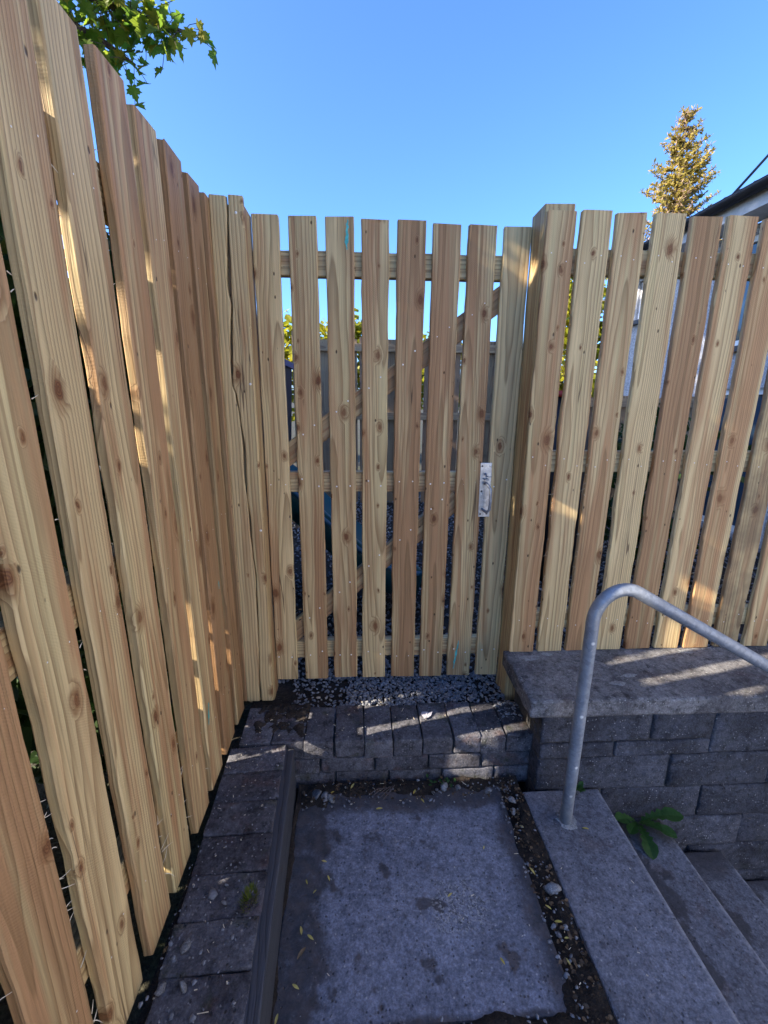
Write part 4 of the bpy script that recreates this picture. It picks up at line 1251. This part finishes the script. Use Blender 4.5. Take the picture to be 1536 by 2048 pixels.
# sunlit trees beyond the back fence
def bush_tree(x, y, zt, r, label, mat=BUSH, n=1500, size=.16, grp=None):
    t = empty('broadleaf_tree', (x, y, -1.26)); tag(t, label, 'tree', grp)
    b = MB()
    cs = [((x + RNG.uniform(-.6, .6) * r, y + RNG.uniform(-.6, .6) * r, zt - RNG.uniform(.15, 1.0) * r * 1.5), (r * .45, r * .45, r * .42)) for _ in range(12)]
    leaf_blob(b, cs, n, size)
    tag(b.obj('crown', mat, t), kind='stuff')
    b = MB(); b.tube([(x, y, -1.3), (x + .05, y, zt - r * 1.2), (x + .1, y, zt - r * .4)], [.09, .06, .02], 7)
    for q in range(4):
        c = cs[q][0]; b.tube([(x + .04, y, zt - r * 1.5), ((x + c[0]) / 2, (y + c[1]) / 2, c[2] - r * .3), c], [.035, .025, .008], 5)
    b.obj('trunk', BARK, t, True)
hg = 'sunlit trees beyond the back garden fence'
bush_tree(-1.75, 9.0, 1.45, 1.1, 'yellow green sunlit tree beyond the left end of the back fence', grp=hg)
bush_tree(-.55, 10.0, 1.62, 1.0, 'sunlit tree standing second from left beyond the back fence', grp=hg)
bush_tree(.75, 10.0, 1.38, 1.0, 'low rounded sunlit tree beyond the middle of the back fence', grp=hg)
bush_tree(1.9, 11.0, 1.45, 1.0, 'sunlit tree beyond the right end of the back fence', grp=hg)
bush_tree(3.55, 8.2, 1.05, .9, 'sunlit tree beyond the gate post on the latch side', grp=hg)
bush_tree(4.5, 9.4, 2.75, 1.1, 'tall bright yellow tree behind the second right fence board', grp=hg, n=2200)
b_ = empty('shrub', (2.3, 3.2, -1.25)); tag(b_, 'dark green shrub behind the middle of the right fence', 'shrub')
b = MB(); leaf_blob(b, [((2.0 + RNG.uniform(-.35, .55), 3.2 + RNG.uniform(-.4, .4), -1.0 + RNG.uniform(0, .7)), (.24, .24, .22)) for _ in range(9)], 1500, .075)
tag(b.obj('foliage', DARKLEAF, b_), kind='stuff')
b = MB()
for q in range(5): b.tube([(2.1 + q * .08, 3.2, -1.27), (2.0 + q * .14, 3.2 + RNG.uniform(-.2, .2), -.5)], [.012, .004], 5)
b.obj('stem', BARK, b_)
b_ = empty('climber', (2.85, 3.9, -1.25)); tag(b_, 'climbing plant with green leaves near the white door frame', 'plant')
b = MB(); leaf_blob(b, [((2.62 + RNG.uniform(-.1, .2), 3.9 + RNG.uniform(-.1, .1), -.5 + RNG.uniform(-.4, .5)), (.10, .10, .2)) for _ in range(8)], 420, .07)
tag(b.obj('foliage', DARKLEAF, b_), kind='stuff')
b = MB(); b.tube([(2.65, 3.9, -1.27), (2.68, 3.9, -.6), (2.64, 3.9, .0)], [.012, .009, .004], 5); b.obj('stem', BARK, b_)
# compost bin, black with a red lid
cb = empty('compost_bin', (1.42, 3.0, -1.25)); tag(cb, 'black bin with a red rim behind the second right fence board', 'bin')
b = MB(); b.tube([(1.36, 3.1, -1.25), (1.36, 3.1, -.6), (1.36, 3.1, .02)], [.22, .25, .20], 20); b.obj('body', BLACKP, cb, True)
b = MB(); b.tube([(1.36, 3.1, .021), (1.36, 3.1, .06)], [.215, .19], 20); b.obj('lid', RED, cb, True)
# dark blue bin by the far fence
wb = empty('wheelie_bin', (-.98, 4.9, -1.25)); tag(wb, 'blue bin standing past the left end of the back fence', 'bin')
b = MB()
b.add([(-1.18, 4.7, -1.2), (-.80, 4.7, -1.2), (-.80, 5.1, -1.2), (-1.18, 5.1, -1.2), (-1.24, 4.6, .30), (-.74, 4.6, .30), (-.74, 5.15, .30), (-1.24, 5.15, .30)], [(3,2,1,0),(4,5,6,7),(0,1,5,4),(1,2,6,5),(2,3,7,6),(3,0,4,7)])
BIN = plain('navy_plastic', (.025, .03, .07), .4); b.obj('body', BIN, wb)
b = MB(); b.box((-1.27, 4.56, .303), (-.71, 5.18, .36)); b.obj('lid', plain('blue_lid', (.12, .13, .30), .4), wb)
b = MB(); b.tube([(-1.22, 5.16, -1.16), (-.76, 5.16, -1.16)], .09, 14); b.obj('wheel', BLACKP, wb)

# ------------------------------------------------------------------ house
hs = empty('house', (6, 3, -1.26))
tag(hs, 'pale roughcast house with dark gutter and tiled roof beyond the right fence', 'house')
HX, HY0, HY1, HE = 3.5, -9.0, 6.0, 1.52  # house lengthened out of frame so its sunlit wall fills the shaded fence
b = MB()
# gable wall towards the garden end and the long side wall, with openings left for the windows
wins = [(5.30, 5.93, .98, 1.44), (3.10, 4.42, .50, 1.44), (3.55, 4.62, -1.2, .12)]
ys = sorted({HY0, HY1, *[w[0] for w in wins], *[w[1] for w in wins]})
zs = sorted({-2.13, HE, *[w[2] for w in wins], *[w[3] for w in wins]})
for i in range(len(ys) - 1):
    for j in range(len(zs) - 1):
        ym, zm = (ys[i] + ys[i+1]) / 2, (zs[j] + zs[j+1]) / 2
        if any(w[0] < ym < w[1] and w[2] < zm < w[3] for w in wins): continue
        b.add([(HX, ys[i], zs[j]), (HX, ys[i+1], zs[j]), (HX, ys[i+1], zs[j+1]), (HX, ys[i], zs[j+1])], [(3, 2, 1, 0)])
for (a, c, z0, z1) in wins:      # reveals
    d_ = .10
    b.add([(HX, a, z0), (HX, c, z0), (HX, c, z1), (HX, a, z1), (HX + d_, a, z0), (HX + d_, c, z0), (HX + d_, c, z1), (HX + d_, a, z1)],
          [(0, 1, 5, 4), (1, 2, 6, 5), (2, 3, 7, 6), (3, 0, 4, 7)])
RX = 7.6
RZ = HE + (RX - HX) * .42
b.add([(HX, HY1, -2.13), (11.7, HY1, -2.13), (11.7, HY1, HE), (RX, HY1, RZ), (HX, HY1, HE), (HX, HY0, -2.13), (11.7, HY0, -2.13), (11.7, HY0, HE), (RX, HY0, RZ), (HX, HY0, HE)],
      [(0, 1, 2, 3, 4), (9, 8, 7, 6, 5), (1, 6, 7, 2)])
b.obj('wall', ROUGHCAST, hs)
for i, (a, c, z0, z1) in enumerate(wins):
    wf = MB(); fw = .055; xx = HX + .06
    wf.box((xx - .03, a + .002, z0 + .002), (xx + .03, c - .002, z0 + fw)); wf.box((xx - .03, a + .002, z1 - fw), (xx + .03, c - .002, z1 - .002))
    wf.box((xx - .03, a + .002, z0 + fw), (xx + .03, a + fw, z1 - fw)); wf.box((xx - .03, c - fw, z0 + fw), (xx + .03, c - .002, z1 - fw))
    ym = (a + c) / 2
    wf.box((xx - .03, ym - .03, z0 + fw), (xx + .03, ym + .03, z1 - fw))
    if i == 2: wf.box((xx - .03, a + fw, -.55), (xx + .03, ym - .03, -.48)); wf.box((xx - .03, ym + .03, -.55), (xx + .03, c - fw, -.48))
    w = wf.obj('door' if i == 2 else 'window', WHITE, hs)
    p = MB(); p.box((xx - .004, a + fw - .001, z0 + fw - .001), (xx + .004, c - fw + .001, z1 - fw + .001)); p.obj('pane', GLASS, w)
    if i < 2:
        s = MB(); s.box((HX - .06, a - .05, z0 - .05), (HX + .02, c + .05, z0 - .002)); s.obj('sill', plain('dark_sill', (.06, .06, .065), .6), w)
# eaves: soffit, fascia, gutter, tiles
b = MB(); b.box((HX - .26, HY0 - .1, HE + .005), (HX - .004, HY1 + .1, HE + .03)); b.obj('soffit', FASCIA, hs)
b = MB(); b.box((HX - .285, HY0 - .1, HE + .0), (HX - .262, HY1 + .1, HE + .16)); b.obj('fascia', FASCIA, hs)
b = MB()
vs, fs = [], []
n = 8
for yy in (HY0 - .12, HY1 + .12):
    for q in range(n + 1):
        a = math.pi + math.pi * q / n
        vs.append((HX - .345 + math.cos(a) * .056, yy, HE + .155 + math.sin(a) * .056))
for q in range(n): fs.append((q, q + 1, n + 2 + q, n + 1 + q))
fs += [tuple(range(n + 1)), tuple(n + 1 + q for q in reversed(range(n + 1)))]
b.add(vs, fs); gtr = b.obj('gutter', BLACKP, hs, True)
m_ = gtr.modifiers.new('thick', 'SOLIDIFY'); m_.thickness = .005
b = MB(); b.tube([(HX - .345, HY1 + .02, HE + .09), (HX - .30, HY1 + .02, HE - .04), (HX - .06, HY1 + .02, HE - .22), (HX - .05, HY1 + .02, -1.2)], .034, 10)
b.obj('downpipe', BLACKP, hs, True)
# roof tiles: rows of rounded courses
b = MB()
sl_ = V((RX - HX + .36, 0, (RX - HX + .36) * .42)); Ls = sl_.length; sl_.normalize()
nrm = V((-sl_.z, 0, sl_.x))
e0 = V((HX - .37, 0, HE + .135))
ncol = int((HY1 - HY0 + .3) / .15)
def tile_row(row):
    u0, u1 = row * .30, min(row * .30 + .34, Ls)
    vs, fs = [], []
    for c in range(ncol * 4 + 1):
        y = HY0 - .15 + c * .15 / 4
        hgt = .010 * (1 + math.cos(2 * math.pi * c / 4))
        for u, lift in ((u0, .018), (u1, .004)):
            p = e0 + sl_ * u + nrm * (hgt + lift); vs.append((p.x, y, p.z))
        p = e0 + sl_ * u0 + nrm * (hgt + .004); vs.append((p.x, y, p.z))
    for c in range(ncol * 4):
        fs.append((c*3, c*3+1, c*3+4, c*3+3)); fs.append((c*3+2, c*3, c*3+3, c*3+5))
    return vs, fs
for row in range(int(Ls / .30)):
    vs, fs = tile_row(row)
    link('tile_course', mesh('tile_course', vs, fs, ROOF), hs)
b = MB()
b.add([(HX - .36, HY0 - .1, HE + .130), (HX - .36, HY1 + .1, HE + .130), (RX, HY1 + .1, RZ + .12), (RX, HY0 - .1, RZ + .12), (11.9, HY0 - .1, HE + .16), (11.9, HY1 + .1, HE + .16)], [(0, 3, 2, 1), (3, 4, 5, 2)])
b.obj('roof', ROOF, hs)
# overhead cable and clothes line
o = MB(); o.tube([(3.40, 4.72, 1.71), (5.4, 4.9, 4.0), (7.3, 5.1, 6.6)], .012, 6)
o = o.obj('overhead_cable', CABLE); tag(o, 'thin black overhead cable rising from the house roof', 'cable')
o = MB(); o.tube([(1.2, 3.1, .42), (2.0, 3.5, .86), (2.55, 3.9, 1.06), (3.49, 4.6, 1.32)], .004, 5)
o = o.obj('clothes_line', LINE); tag(o, 'thin green clothes line fixed to the house wall', 'clothes line')

# ------------------------------------------------------------------ conifer
cf = empty('conifer_tree', (9.0, 14.0, -1.26))
tag(cf, 'tall narrow conifer with golden needles beyond the house', 'tree')
b = MB(); b.tube([(9.0, 14, -1.3), (9.02, 14, 2.5), (8.98, 14, 5.5), (8.95, 14, 7.75)], [.16, .12, .06, .012], 9); b.obj('trunk', BARK, cf, True)
br = MB(); nd = MB(); tw = MB()
rg = random.Random(21)
z = 1.0
while z < 7.7:
    f_ = (7.75 - z) / 6.75
    rad = .12 + 1.62 * (f_ ** .72) * (1.0 if z > 4 else 1.05)
    nb_ = 9 if z < 6 else 6
    for q in range(nb_):
        a = rg.uniform(0, 6.28)
        L = rad * rg.uniform(.55, 1.12)
        d_ = V((math.cos(a), math.sin(a), 0))
        p0 = V((8.98, 14, z)); rise = rg.uniform(.25, .5) * L
        path = [p0, p0 + d_ * L * .5 + V((0, 0, -.02 + rise * .25)), p0 + d_ * L + V((0, 0, rise))]
        br.tube(path, [.016, .010, .004], 4)
        m = int(120 * L + 14)
        for s in range(m):
            u = rg.uniform(.12, 1.0)
            c = path[0].lerp(path[1], u * 2) if u < .5 else path[1].lerp(path[2], u * 2 - 1)
            sd_ = V((rg.gauss(0, 1), rg.gauss(0, 1), rg.gauss(.35, .8))).normalized() * rg.uniform(.05, .15)
            tip = c + sd_
            w_ = sd_.cross(V((rg.gauss(0, 1), rg.gauss(0, 1), rg.gauss(0, 1)))).normalized() * rg.uniform(.014, .032)
            golden = rg.random() < (.8 if z > 5.2 and z < 7.0 else .42)
            (nd if golden else tw).add([c, c + sd_ * .55 + w_ * (1 if golden else .4), tip, c + sd_ * .55 - w_ * (1 if golden else .4)], [(0, 1, 2, 3)])
    z += .16
br.obj('branches', BARK, cf); cf.children[-1]['kind'] = 'stuff'
tag(nd.obj('needles', NEEDLE, cf), kind='stuff'); tag(tw.obj('bare_twigs', NEEDLE2, cf), kind='stuff')
